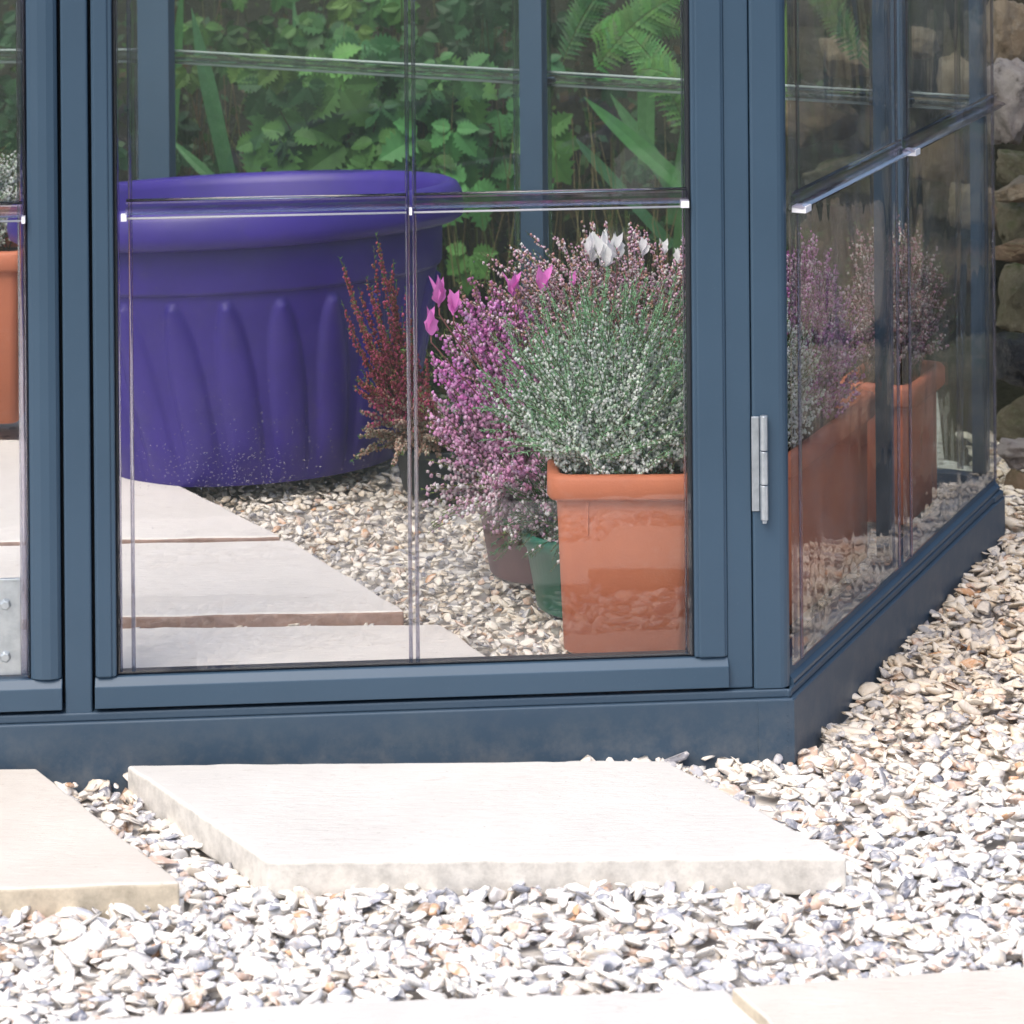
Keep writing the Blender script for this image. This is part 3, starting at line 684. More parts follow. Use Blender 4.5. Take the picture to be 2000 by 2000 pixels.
def rrect(hx, hy, r, n=5):
    pts = []
    for cx, cy, a0 in ((hx - r, hy - r, 0), (-hx + r, hy - r, 90), (-hx + r, -hy + r, 180), (hx - r, -hy + r, 270)):
        for i in range(n + 1):
            a = R(a0 + 90 * i / n); pts.append((cx + r * math.cos(a), cy + r * math.sin(a)))
    return pts
def trough(c, hx, hy, h, rot, label, group, taper=.80, rimh=.036, name='flower_trough', cat='plant pot', seam=True):
    """rectangular tapered planter with overhanging rim"""
    o = empty(name, c, label, cat, group); Rz = Matrix.Rotation(rot, 3, 'Z')
    def loops(spec, mb):
        k = None; vs = []
        for sx, sy, z, r in spec:
            pr = rrect(sx, sy, r); k = len(pr); vs += [Rz @ Vector((x, y, z)) + c for x, y in pr]
        L = len(spec)
        mb.add(vs, [(i * k + j, i * k + (j + 1) % k, (i + 1) * k + (j + 1) % k, (i + 1) * k + j) for i in range(L - 1) for j in range(k)])
    mb = MB(); ix, iy = hx - .014, hy - .014; bx, by = hx - (1 - taper) * hx, hy - (1 - taper) * hx
    loops([(.001, .001, .001, .0005), (bx - .006, by - .006, .0, .02), (bx, by, .006, .02), (ix, iy, h - rimh, .022)], mb); keep(mb.build('body', M['terra'], bevel=0, smooth=True), o)
    sm = body_ = None
    mb = MB(); loops([(ix - .004, iy - .004, h - rimh, .022), (hx - .003, hy - .003, h - rimh - .001, .026), (hx, hy, h - rimh + .004, .028), (hx, hy, h - .006, .028), (hx - .004, hy - .004, h, .026), (hx - .014, hy - .014, h + .0005, .022), (hx - .019, hy - .019, h - .005, .018), (hx - .024, hy - .024, h - .06, .016)], mb)
    keep(mb.build('rim', M['terra'], smooth=True), o)
    mb = MB(); loops([(hx - .022, hy - .022, h - .03, .018), (.001, .001, h - .02, .0005)], mb); keep(mb.build('compost', M['soil']), o)
    if seam:
        mb = MB(); t = Rz @ Vector((-hx * .50, 0, 0))
        f0 = lambda z: Rz @ Vector((-hx * .48, -(by + (iy - by) * (z - .006) / (h - rimh - .006)) - .0005, z)) + c
        mb.tube([f0(h - rimh - .002), f0(h - rimh - .055)], [.0022, .0012], 6); keep(mb.build('seam', M['terra']), o)
    return o
ang = math.atan2(side.a.y, side.a.x) - math.pi / 2     # long axis along the side wall
# front trough: front-left rim corner at pixel (1068,932)
Hh = .272; ztr = FLOOR + Hh; ca = gnd(1068, 932, ztr)
hx, hy = .116, .108
ang1 = R(-1.0)
loc = Vector((ca.x, ca.y, 0)) + Matrix.Rotation(ang1, 3, 'Z') @ Vector((hx, hy, 0)); loc.z = FLOOR
ang2 = ang
TR1 = trough(loc, hx, hy, Hh, ang1, 'square terracotta coloured pot of white heather just inside the door beside the corner post', 'terracotta planters')
dv = side.a
sa = side.hit(1532, 904, -.09)[0]
TRS = trough(side.pt(.165 + .235, -.060 - .068, FLOOR), .066, .235, .272, ang, 'long terracotta coloured window box standing along the near side pane', 'terracotta planters', taper=.76, rimh=.034, seam=False)
loc2 = side.pt(.91, -.128, FLOOR)
TR2 = trough(loc2, .070, .110, .24, ang, 'second terracotta planter farther along the side pane behind the first', 'terracotta planters', seam=False)
# left pane planter: right rim edge near u=50
c3 = gnd(50, 508, .455); loc3 = Vector((c3.x - .145, c3.y + .10, FLOOR + .018))
TR3 = trough(loc3, .15, .12, .335, 0, 'terracotta planter seen through the left hand door pane', 'terracotta planters', taper=.86, seam=False)
def round_pot(c, r, h, m, label, taper=.78, name='plant_pot'):
    o = empty(name, c, label, 'plant pot'); mb = MB(); rb = r * taper
    lathe(mb, c, [(.001, .002), (rb - .004, .0), (rb, .004), (r - .006, h * .80), (r - .001, h * .81), (r, h - .004), (r - .002, h), (r - .006, h - .003), (r - .008, h * .75)], n=64); keep(mb.build('body', m, smooth=True), o)
    mb = MB(); lathe(mb, c, [(r - .007, h - .02), (.001, h - .014)], n=40); keep(mb.build('compost', M['soil']), o)
    return o
gp = gnd(1125, 1215, FLOOR); gp.y += .085; gp.x = ray(1150, 1100).x * gp.y; round_pot(gp, .105, .125, M['green_pot'], 'glossy dark green pot half hidden behind the terracotta trough')
bp = gnd(1050, 1140, FLOOR); bp.y += .07; bp.x = ray(1050, 1050).x * bp.y; round_pot(bp, .10, .125, M['mauve'], 'small mauve brown pot under the drooping pink heather')
dp = gnd(868, 985, FLOOR); dp.y += .10; dp.x = ray(868, 900).x * dp.y; round_pot(dp, .095, .09, M['dark_pot'], 'low dark grey pot at the foot of the red tipped heather')

# ------------------------------------------------------------------ heathers
OC = np.array([(1, 0, 0), (-1, 0, 0), (0, 1, 0), (0, -1, 0), (0, 0, 1), (0, 0, -1)], float)
OF = np.array([(0, 2, 4), (2, 1, 4), (1, 3, 4), (3, 0, 4), (2, 0, 5), (1, 2, 5), (3, 1, 5), (0, 3, 5)])
def blobs(name, P, size, cols, m, parent, stretch=1.25):
    n_ = len(P); ROT = rotmats(RNG.uniform(0, 6.28, n_), RNG.uniform(-.7, .7, n_), RNG.uniform(-.7, .7, n_))
    V = OC.copy(); V[:, 2] *= stretch
    W_ = np.einsum('nij,vj->nvi', ROT, V) * size[:, None, None] + P[:, None, :]
    Fc = (OF[None] + (np.arange(n_) * 6)[:, None, None]).reshape(-1, 3)
    return np_mesh(name, W_.reshape(-1, 3), Fc, np.repeat(cols, 8, axis=0), m, True, parent)
def needles(name, P, D, L, Wd, cols, m, parent):
    """tiny two-face needle leaves"""
    n_ = len(P); D = D / (np.linalg.norm(D, axis=1)[:, None] + 1e-9)
    q = RNG.normal(0, 1, (n_, 3)); s = np.cross(D, q); s /= np.linalg.norm(s, axis=1)[:, None] + 1e-9
    V = np.stack([P - s * Wd[:, None], P + s * Wd[:, None], P + D * L[:, None]], 1).reshape(-1, 3)
    Fc = np.arange(n_ * 3).reshape(-1, 3)
    return np_mesh(name, V, Fc, cols, m, False, parent)
def heather(label, base, rb, ctr, rad, nsprig, palette, group=None, bell=.0027, nb=46, start=.3, tipgreen=.12, leafcol=(.06, .17, .05), up=.62, leafn=60, lean=(0, 0), stemcol=(.10, .07, .03), flo=1.0, clump=.004, shell=.45, zlo=-.25, tips=()):
    """palette(t, h) -> colour; t along sprig, h relative height"""
    base = Vector(base); ctr = Vector(ctr); o = empty('heather', base, label, 'heather', group)
    BP, BS, BC = [], [], []; NP_, ND, NL, NW, NC = [], [], [], [], []; st = MB()
    for i in range(nsprig):
        az_ = random.uniform(0, 2 * math.pi); zz = random.uniform(zlo, 1.0); hr_ = math.sqrt(max(0, 1 - max(0, zz) ** 2)); d = Vector((math.cos(az_) * hr_, math.sin(az_) * hr_, zz))
        r = random.uniform(shell, 1) ** .6
        tip = ctr + Vector((d.x * rad[0] * r, d.y * rad[1] * r, d.z * rad[2] * r))
        if i < len(tips): tip = Vector(tips[i])
        a = random.uniform(0, 6.28); rr = rb * math.sqrt(random.random())
        b = base + Vector((math.cos(a) * rr, math.sin(a) * rr, 0))
        L = (tip - b).length
        mid_ = b + Vector(((tip.x - b.x) * .45 + lean[0], (tip.y - b.y) * .45 + lean[1], max(.25 * L, (tip.z - b.z) * up)))
        end_dir = None
        cv = lambda t: b * (1 - t) ** 2 + mid_ * 2 * t * (1 - t) + tip * t * t
        pts = [cv(k / 6) for k in range(7)]
        st.tube(pts, [.0013, .0012, .0011, .001, .0009, .0007, .0005], 3, cap=False, col=stemcol)
        nbk = int(nb * L / .25 * random.uniform(.8, 1.15)); jit = random.uniform(.85, 1.12)
        dens = flo
        for k in range(nbk):
            t = start + (1 - start - tipgreen * random.uniform(.4, 1.2)) * random.random()
            if random.random() > dens: continue
            q = cv(t); of = Vector([random.gauss(0, 1) for _ in range(3)]).normalized() * random.uniform(.3, 1) * clump * (1.15 - .5 * t)
            BP.append(q + of); BS.append(bell * random.uniform(.65, 1.15) * (1.1 - .35 * t))
            c_ = palette(t, (q.z - base.z) / max(.01, (ctr.z + rad[2] - base.z))); f_ = jit * random.uniform(.8, 1.15); BC.append([min(.9, x * f_) for x in c_])
        for k in range(int(leafn * L / .25)):
            t = start * .6 + (1 - start * .6) * random.random(); q = cv(t); dd = cv(min(1, t + .05)) - q
            if dd.length < 1e-6: dd = Vector((0, 0, .01))
            dd = dd.normalized() + Vector([random.gauss(0, .6) for _ in range(3)])
            NP_.append(q); ND.append(dd); NL.append(random.uniform(.004, .009)); NW.append(random.uniform(.0006, .0011)); f_ = random.uniform(.6, 1.4) * (1.0 + .5 * t); NC.append([x * f_ for x in leafcol])
    if BP: blobs('flowers', np.array([v[:] for v in BP]), np.array(BS), np.array(BC), M['petal'], o)
    needles('foliage', np.array([v[:] for v in NP_]), np.array([v[:] for v in ND]), np.array(NL), np.array(NW), np.array(NC), M['leaf'], o)
    keep(st.build('stems', M['stem'], colors=True), o)
    return o
def lerp(a, b, t): t = max(0, min(1, t)); return tuple(x + (y - x) * t for x, y in zip(a, b))
GRP = 'potted heathers'
zr1 = FLOOR + Hh - .02
white = lambda t, h: random.choice([(.88, .93, .87), (.84, .90, .84), (.94, .95, .93), (.70, .82, .68)])
tf = lambda x, y: TR1.location + Matrix.Rotation(ang1, 3, 'Z') @ Vector((x, y, 0))
b1 = tf(0, 0); b1.z = zr1
heather('bushy green heather packed with tiny white bells, in the square terracotta pot', b1, .085, b1 + Vector((-.0, .0, .11)), (.228, .14, .215), 460, white, GRP, bell=.0037, nb=64, start=.10, tipgreen=.30, leafcol=(.23, .42, .24), leafn=230, clump=.0060, lean=(-.03, 0), zlo=-.35, up=.45)
def sp_(s_, o_, z_): return side.pt(s_, o_, z_)
b2a = sp_(.25, -.128, zr1)
heather('white belled heather at the near end of the window box by the side pane', b2a, .05, b2a + Vector((-.01, 0, .10)), (.12, .10, .19), 260, white, GRP, bell=.0034, nb=70, start=.2, tipgreen=.15, leafcol=(.07, .18, .06), leafn=70, clump=.006)
b2 = sp_(.42, -.128, zr1)
purp = lambda t, h: random.choice([(.60, .24, .54), (.50, .18, .45), (.74, .45, .68), (.80, .66, .76)])
heather('purple heather in the middle of the window box by the side pane', b2, .05, b2 + Vector((-.0, 0, .12)), (.12, .10, .23), 300, purp, GRP, bell=.0036, nb=60, leafcol=(.06, .13, .05), leafn=50, clump=.006)
b4 = sp_(.56, -.150, zr1) + Vector((-.16, -.02, 0)); b4.z = zr1
pale = lambda t, h: random.choice([(.80, .46, .60), (.86, .62, .72), (.60, .32, .32), (.90, .84, .78), (.56, .34, .24), (.90, .72, .80), (.84, .5, .68)])
b4 = Vector((.22, 5.02, FLOOR + .20))
RP = trough(Vector((.22, 5.03, FLOOR)), .12, .10, .24, R(-12), 'terracotta pot of tall faded pink heather hidden behind the white heather', 'terracotta planters', seam=False)
heather('tall loose heather with fading pink and brown tips behind the white heather', b4, .09, Vector((.15, 5.00, .50)), (.30, .15, .20), 420, pale, GRP, bell=.0034, nb=60, start=.35, tipgreen=.04, leafcol=(.08, .14, .045), leafn=55, clump=.0055, zlo=-.2)
b5 = Vector((bp.x, bp.y, FLOOR + .11))
def pinkp(t, h):
    if h > .84: c = random.choice([(.46, .22, .28), (.60, .22, .46), (.38, .2, .16)])
    elif h > .42: c = random.choice([(.88, .30, .74), (.90, .42, .80), (.74, .22, .60), (.90, .52, .80)])
    elif h > .2: c = random.choice([(.84, .42, .70), (.86, .56, .76), (.66, .32, .52)])
    else: c = random.choice([(.84, .66, .74), (.88, .82, .84), (.62, .38, .5)])
    return c
heather('drooping magenta pink heather left of the white one, fading paler at the bottom', b5, .05, at(970, 790, 4.95), (.125, .10, .235), 300, pinkp, GRP, bell=.0050, nb=52, start=.22, tipgreen=.03, leafcol=(.16, .24, .07), leafn=90, clump=.009, zlo=-.95, tips=[at(random.uniform(930, 1110), random.uniform(880, 1065), random.uniform(4.72, 4.92)) for k_ in range(60)] + [at(915, 525, 4.9), at(925, 560, 4.9), at(850, 640, 4.88), at(838, 700, 4.9), at(900, 590, 4.9)], up=.45)
b6 = Vector((dp.x, dp.y, FLOOR + .075))
def redp(t, h):
    if h > .50: return random.choice([(.40, .07, .12), (.50, .10, .20), (.32, .12, .09), (.30, .06, .08)])
    if h > .3: return random.choice([(.60, .10, .24), (.45, .12, .16), (.62, .46, .40), (.5, .26, .24)])
    return random.choice([(.50, .36, .30), (.56, .50, .40), (.40, .24, .18)])
rt_ = [(665, 505), (672, 520), (735, 458), (740, 475), (730, 480), (768, 505), (762, 530), (775, 545), (690, 575), (700, 560), (668, 590), (715, 540), (725, 560), (792, 560), (785, 600), (700, 620), (680, 640), (755, 600), (740, 620), (715, 640)]
heather('dark red heather with bare green tips leaning in front of the purple planter', b6, .05, at(775, 800, 5.32), (.085, .08, .15), 80, redp, GRP, bell=.0036, nb=105, start=.15, tipgreen=.05, leafcol=(.08, .18, .045), leafn=120, clump=.0075, lean=(-.03, 0), tips=[at(u_, v_, 5.3 + .05 * math.sin(u_)) for u_, v_ in rt_], up=.35, zlo=-.7)
b7 = Vector((TR3.location.x, TR3.location.y, FLOOR + .32))
heather('white flowering green heather in the planter behind the left hand door', b7, .10, b7 + Vector((0, 0, .10)), (.175, .13, .19), 300, white, GRP, bell=.0032, nb=60, leafcol=(.07, .18, .07), leafn=60, clump=.006)
b8 = TR2.location.copy(); b8.z = FLOOR + .22
heather('pale pink heather in the second terracotta planter beside the side pane', b8, .05, b8 + Vector((-.0, 0, .12)), (.12, .11, .20), 240, lambda t, h: random.choice([(.7, .55, .56), (.62, .34, .45), (.76, .72, .68), (.4, .22, .22)]), GRP, bell=.003, nb=55, leafcol=(.07, .14, .05), leafn=45, clump=.006)

bg_ = Vector((gp.x, gp.y, FLOOR + .115))
heather('dark green heather foliage with few flowers filling the green pot behind the terracotta one', bg_, .08, bg_ + Vector((-.03, -.02, .02)), (.125, .11, .12), 260, lambda t, h: random.choice([(.84, .70, .78), (.9, .86, .86), (.8, .5, .7)]), GRP, bell=.0042, nb=10, leafcol=(.05, .14, .06), leafn=230, clump=.006, zlo=-.55)
# cyclamen: upswept petals above the heathers
def cyclamen(pts, col, label, stem_to):
    base = Vector(stem_to); o = empty('cyclamen', base, label, 'cyclamen')
    for (u, v, Y, hpx, nP) in pts:
        c = at(u, v, Y); Hp = hpx / F * Y; fl = MB()
        for k in range(nP):
            a = 2 * math.pi * k / nP + random.uniform(-.3, .3); sp = random.uniform(.08, .32) * Hp; lean_ = random.uniform(-.12, .12) * Hp; bot = random.uniform(0, .3) * Hp
            vs = []; fc = []; rows = 11
            for i in range(rows):
                t = i / (rows - 1); wv = Hp * random.uniform(.22, .34) * math.sin(math.pi * min(1, (t ** .8 * .93 + .07))) ** 1.1 * (1 - .2 * t)
                cc = c + Vector((math.cos(a) * sp * (t ** .8) + lean_ * t * t, math.sin(a) * sp * (t ** .8), bot + (Hp - bot * .8) * t)) ; tw = a + 1.57 + 1.1 * t + lean_ * 20
                sd_ = Vector((math.cos(tw), math.sin(tw), 0))
                for j in (-1, -.5, 0, .5, 1): vs.append(cc + sd_ * wv * j * .95 + Vector((math.cos(a), math.sin(a), 0)) * (j * j * -.45 * wv + .12 * wv * math.sin(7 * t + k) * j))
            for i in range(rows - 1):
                for j in range(4): fc.append((i * 5 + j, i * 5 + j + 1, i * 5 + j + 6, i * 5 + j + 5))
            jj = random.uniform(.85, 1.1); fl.add(vs, fc, col=tuple(min(.95, x * jj) for x in col))
        st = [c, c + Vector((.0, 0, -.01)), (c + base) / 2 + Vector((0, 0, .02)), base]
        fb_ = fl.build('flower', M['petal'], smooth=True, colors=True); keep(fb_, o)
        sm = MB(); sm.tube(st, .0013, 6, col=(.25, .10, .10)); keep(sm.build('flower_stalk', M['stem'], colors=True), o)
    lf = MB()
    for k in range(9):
        a = random.uniform(0, 6.28); r = random.uniform(.02, .06); lc = base + Vector((math.cos(a) * r, math.sin(a) * r, random.uniform(.0, .04)))
        vs = [lc] + [lc + Vector((math.cos(b) * .028, math.sin(b) * .028, random.uniform(-.004, .004))) for b in [2 * math.pi * q / 10 for q in range(10)]]
        lf.add(vs, [(0, q + 1, (q + 1) % 10 + 1) for q in range(10)], col=(.05, .12, .06))
    keep(lf.build('leaves', M['leaf'], colors=True), o)
cyclamen([(1155, 512, 4.97, 60, 3), (1182, 524, 4.96, 74, 4), (1205, 516, 4.98, 60, 3), (1256, 512, 4.98, 48, 2), (1296, 508, 5.0, 42, 2), (1325, 520, 4.98, 36, 2)], (.92, .90, .93), 'white cyclamen petals standing above the heathers near the corner post', (gp.x, gp.y, FLOOR + .14))
cyclamen([(858, 602, 4.88, 62, 4), (886, 618, 4.88, 52, 3), (1002, 585, 4.93, 54, 4), (1060, 572, 4.95, 54, 3), (842, 656, 4.86, 56, 3), (1118, 565, 4.95, 36, 2)], (.88, .26, .72), 'bright pink cyclamen petals poking out above the pink heather', (bp.x + .02, bp.y - .02, FLOOR + .11))

# ------------------------------------------------------------------ bank and planting behind
def bankz(x, y):
    dz = max(0, (y - 6.75)) * 1.15; dz = min(dz, 2.2)
    return -.02 + dz + .10 * noise.noise(Vector((x * 1.8, y * 1.8, 0))) + .04 * noise.noise(Vector((x * 7, y * 7, 2)))
grid_mesh('bank', -4.5, 4.5, 6.6, 11.5, 120, 80, bankz, M['earth'])
def leafsheet(mb, base, d, nrm, L, Wd, col, curl=.15, seg=8, serr=0.0, fold=.2, shape=None):
    """a folded leaf blade: d direction, nrm face normal"""
    d = d.normalized(); s = d.cross(nrm).normalized(); nrm = s.cross(d)
    vs = []; fc = []
    for i in range(seg + 1):
        t = i / seg; wv = (shape(t) if shape else math.sin(math.pi * min(1, t ** .8)) ** .9) * Wd
        if serr and 0 < i < seg: wv *= 1 + (serr if i % 2 else -serr)
        c = base + d * (L * t) - nrm * (curl * L * t * t)
        vs += [c - s * wv + nrm * (fold * wv), c, c + s * wv + nrm * (fold * wv)]
    for i in range(seg):
        for j in (0, 1): fc.append((i * 3 + j, i * 3 + j + 1, i * 3 + j + 4, i * 3 + j + 3))
    mb.add(vs, fc, col=col)
def lobed_leaf(mb, c, facing, size, col):
    """compound leaf of five toothed leaflets on a stalk"""
    f = facing.normalized(); up = Vector((0, 0, 1)); s = f.cross(up).normalized(); dn = s.cross(f)
    roll = random.uniform(-.6, .6); lj = random.choice([.6, .8, 1, 1, 1.3, 1.6])
    for k, (an, sc) in enumerate(((0, 1), (.75, .88), (-.75, .88), (1.6, .62), (-1.6, .62))):
        a = an + roll + random.uniform(-.12, .12); d = (-up * math.cos(a) + s * math.sin(a)) * 1.0 + f * random.uniform(-.1, .25)
        shp = lambda t: (math.sin(math.pi * t ** .75) ** .8) * (.9 if t < .9 else .6)
        j = random.uniform(.8, 1.25) * lj
        leafsheet(mb, c + d * size * .10, d, f + Vector((random.gauss(0, .2), 0, random.gauss(.2, .2))), size * sc * random.uniform(.85, 1.1), size * sc * .36, tuple(x * j for x in col), curl=.18, seg=14, serr=.27, fold=.25, shape=shp)
def leafy(name, centre, spread, n, size, cols, label, group='bushy plants behind the greenhouse', stemc=(.08, .08, .03)):
    base = Vector((centre[0], centre[1] + .15, bankz(centre[0], centre[1] + .15))); o = empty(name, base, label, 'plant', group); mb = MB(); st = MB()
    for i in range(n):
        c = Vector((random.gauss(centre[0], spread[0]), random.gauss(centre[1], spread[1]), random.gauss(centre[2], spread[2])))
        c.y = max(c.y, 6.52 + (.4 if c.x > 0 else 0) * 0)
        # stay behind the back wall
        s_ = (Vector((c.x, c.y, 0)) - back.P).dot(back.n)
        if s_ < .06 and c.x > P3.x: c -= back.n * (s_ - .06 - random.uniform(0, .15))
        fdir = Vector((random.gauss(0, .35), -1, random.gauss(.35, .25)))
        dep = max(.35, 1 - (c.y - centre[1]) * .0)
        lobed_leaf(mb, c, fdir, size * random.uniform(.5, 1.25), random.choice(cols))
        if i % 2 == 0: st.tube([c, (c + base) / 2 + Vector((random.gauss(0, .03), .05, .03)), base], [.0015, .002, .003], 4, cap=False, col=stemc)
    keep(mb.build('leaves', M['leaf'], colors=True), o); keep(st.build('stems', M['stem'], colors=True), o); return o
G1 = [(.07, .19, .065), (.09, .23, .075), (.05, .14, .055), (.12, .26, .07)]
G2 = [(.032, .092, .042), (.045, .12, .052), (.035, .085, .038)]
def A3(u, v, Y): q = at(u, v, Y); return (q.x, q.y, q.z)
leafy('leafy_plant', A3(690, 190, 6.70), (.10, .07, .10), 44, .098, G1, 'bright green plant with toothed leaves above the middle of the purple planter')
leafy('leafy_plant', A3(600, 70, 6.85), (.11, .10, .08), 36, .062, [(.085, .18, .045), (.12, .20, .05), (.055, .14, .04)], 'yellow green leafy plant near the top of the door pane')
leafy('leafy_plant', A3(880, 240, 6.60), (.075, .06, .085), 28, .092, G1, 'toothed leaf plant just left of the right hand back post')
leafy('leafy_plant', A3(930, 60, 6.75), (.10, .08, .07), 30, .065, G2, 'dark leaved plant at the top left of the right hand back post')
leafy('leafy_plant', A3(420, 300, 6.8), (.13, .08, .06), 26, .05, G2, 'low green plant showing just over the back rim of the purple planter')
leafy('leafy_plant', A3(10, 200, 6.9), (.06, .08, .12), 30, .055, G2, 'green plant behind the left hand door')
leafy('leafy_plant', A3(1250, 250, 6.65), (.10, .1, .12), 16, .05, G2, 'sparse small leaved plant behind the strap leaves')
def strap(name, specs, label, group='strap leaved plants behind the greenhouse'):
    """specs: (u0,v0,u1,v1,Y,widthpx,colour) base to tip"""
    b0 = at(specs[0][0], specs[0][1], specs[0][4]); base = Vector((b0.x, b0.y, bankz(b0.x, b0.y)))
    o = empty(name, base, label, 'plant', group)
    for (u0, v0, u1, v1, Y, wpx, col) in specs:
        a, b = at(u0, v0, Y), at(u1, v1, Y + random.uniform(-.05, .1)); mb = MB(); L = (b - a).length
        a = a - (b - a).normalized() * .12; L += .12
        leafsheet(mb, a, b - a, Vector((random.uniform(-.25, .25), -1, .25)), L, wpx / F * Y / 2, col, curl=.05, seg=14, fold=.18, shape=lambda t: (1 if t < .6 else max(.02, 1 - ((t - .6) / .4) ** 1.8)) * (.85 + .15 * t))
        keep(mb.build('leaf', M['leaf'], colors=True), o)
strap('strap_leaf_plant', [(448, 350, 372, 20, 6.62, 34, (.11, .27, .12)), (415, 350, 330, 270, 6.6, 22, (.12, .28, .12)), (600, 300, 570, -20, 7.0, 18, (.06, .18, .07)), (330, 340, 350, -40, 6.75, 26, (.08, .2, .07))], 'broad upright strap leaf plant above the left of the purple planter')
strap('strap_leaf_plant', [(1345, 372, 1140, 190, 6.50, 36, (.10, .28, .09)), (1320, 375, 1190, 180, 6.55, 34, (.09, .24, .09)), (1262, 240, 1262, -60, 6.6, 38, (.13, .30, .11)), (1240, 400, 1110, 255, 6.6, 24, (.05, .16, .07)), (1330, 330, 1390, -20, 6.6, 30, (.09, .22, .08))], 'fan of broad strap leaves behind the right side of the door pane')
strap('strap_leaf_plant', [(1490, 330, 1480, -40, 6.4, 22, (.13, .24, .05)), (1520, 340, 1535, 0, 6.45, 18, (.11, .2, .05)), (1325, 520, 1330, 380, 6.4, 26, (.1, .22, .08))], 'upright yellow green strap leaves beside the corner post')
def fern(specs, label):
    b0 = at(specs[0][0], specs[0][1], specs[0][4]); base = Vector((b0.x, b0.y + .05, bankz(b0.x, b0.y + .05))); o = empty('fern', base, label, 'fern', 'ferns behind the greenhouse')
    for (u0, v0, u1, v1, Y, wpx, col) in specs:
        a, b = at(u0, v0, Y), at(u1, v1, Y); mb = MB(); n_ = 26; sag = Vector((0, 0, .06))
        ctrl = (a + b) / 2 + sag; cv = lambda t: a * (1 - t) ** 2 + ctrl * 2 * t * (1 - t) + b * t * t
        mb.tube([cv(i / 8) for i in range(9)], .0012, 4, cap=False, col=(.12, .16, .05))
        d = (b - a).normalized(); s = d.cross(Vector((0, -1, .2))).normalized()
        for i in range(1, n_):
            t = i / n_; L = wpx / F * Y * (math.sin(math.pi * (.15 + .85 * t)) ** .8)
            for sg in (-1, 1):
                dd = s * sg + d * .45 + Vector((0, random.uniform(-.15, .15), -.1))
                leafsheet(mb, cv(t), dd, Vector((random.gauss(0, .1), -1, .5)), L, L * .17, tuple(x * random.uniform(.8, 1.2) for x in col), curl=.15, seg=10, serr=.45, fold=.1, shape=lambda q: 1 - q ** 1.6)
        keep(mb.build('frond', M['leaf'], colors=True), o)
fern([(1160, 140, 1345, -15, 6.55, 50, (.10, .24, .06)), (1150, 70, 1350, 70, 6.6, 44, (.13, .30, .07)), (1340, 250, 1220, 60, 6.5, 46, (.12, .30, .07)), (1360, 200, 1240, 140, 6.45, 36, (.13, .31, .08)), (1100, 120, 1200, -40, 6.7, 40, (.06, .16, .05))], 'green fern fronds at the top right of the door pane')
fern([(1680, 120, 1570, -30, 6.5, 36, (.08, .17, .05)), (1690, 140, 1780, -30, 6.5, 34, (.07, .15, .05))], 'dark fern hanging over the stones beyond the side panes')
# dry stalks
mb = MB()
for i in range(55):
    u = random.uniform(860, 1330); v1 = random.uniform(150, 420); Y = random.uniform(6.42, 6.7)
    if u < 1000: pass
    a = at(u, 560, Y); b = at(u + random.gauss(-10, 45), v1, Y)
    if (Vector((a.x, a.y, 0)) - back.P).dot(back.n) < .03: continue
    mb.tube([a, (a + b) / 2 + Vector((random.gauss(0, .01), 0, 0)), b], [.0014, .0012, .0005], 4, cap=False, col=random.choice([(.26, .20, .10), (.17, .12, .06), (.10, .13, .04), (.09, .07, .035)]))
for i in range(60):
    u = random.uniform(330, 1000); a = at(u, 420, 6.9); b = at(u + random.gauss(0, 70), random.uniform(-60, 250), 6.75 + random.uniform(0, .2))
    mb.tube([a, (a + b) / 2, b], [.0014, .001, .0005], 4, cap=False, col=random.choice([(.20, .18, .07), (.12, .15, .05), (.24, .12, .07)]))
tag(mb.build('dry_grass', M['stem'], colors=True), 'thin dry straw coloured stalks between the plants behind the greenhouse', 'grass', kind='stuff')
# undergrowth: many small leaves over the bank
n_ = 26000
X = RNG.uniform(-2.6, 2.2, n_); Y = 6.6 + RNG.random(n_) ** 1.2 * 1.9
Z = np.array([bankz(a, b) for a, b in zip(X, Y)]) + RNG.random(n_) ** 1.5 * .22
okm = ((X - back.P.x) * back.n.x + (Y - back.P.y) * back.n.y > .05) & ~((X > .55) & (RNG.random(n_) < .6))
P_ = np.stack([X, Y, Z], 1)[okm]; n_ = len(P_)
pal = np.array([(.035, .085, .025), (.05, .11, .03), (.025, .06, .025), (.07, .12, .03), (.09, .06, .03), (.045, .10, .045)])
C_ = pal[RNG.integers(0, len(pal), n_)] * RNG.uniform(.6, 1.3, (n_, 1))
D_ = RNG.normal(0, 1, (n_, 3)); D_[:, 1] -= .5; D_ /= np.linalg.norm(D_, axis=1)[:, None]
Sd = np.cross(D_, RNG.normal(0, 1, (n_, 3))); Sd /= np.linalg.norm(Sd, axis=1)[:, None]
Ln = RNG.uniform(.012, .038, n_)[:, None]; Wn = Ln * RNG.uniform(.18, .4, (n_, 1))
V_ = np.stack([P_, P_ + D_ * Ln * .45 + Sd * Wn, P_ + D_ * Ln, P_ + D_ * Ln * .45 - Sd * Wn], 1).reshape(-1, 3)
ug = np_mesh('undergrowth', V_, np.arange(n_ * 4).reshape(-1, 4), C_, M['leaf']); tag(ug, 'dark green undergrowth of small leaves covering the bank', 'undergrowth', kind='stuff')

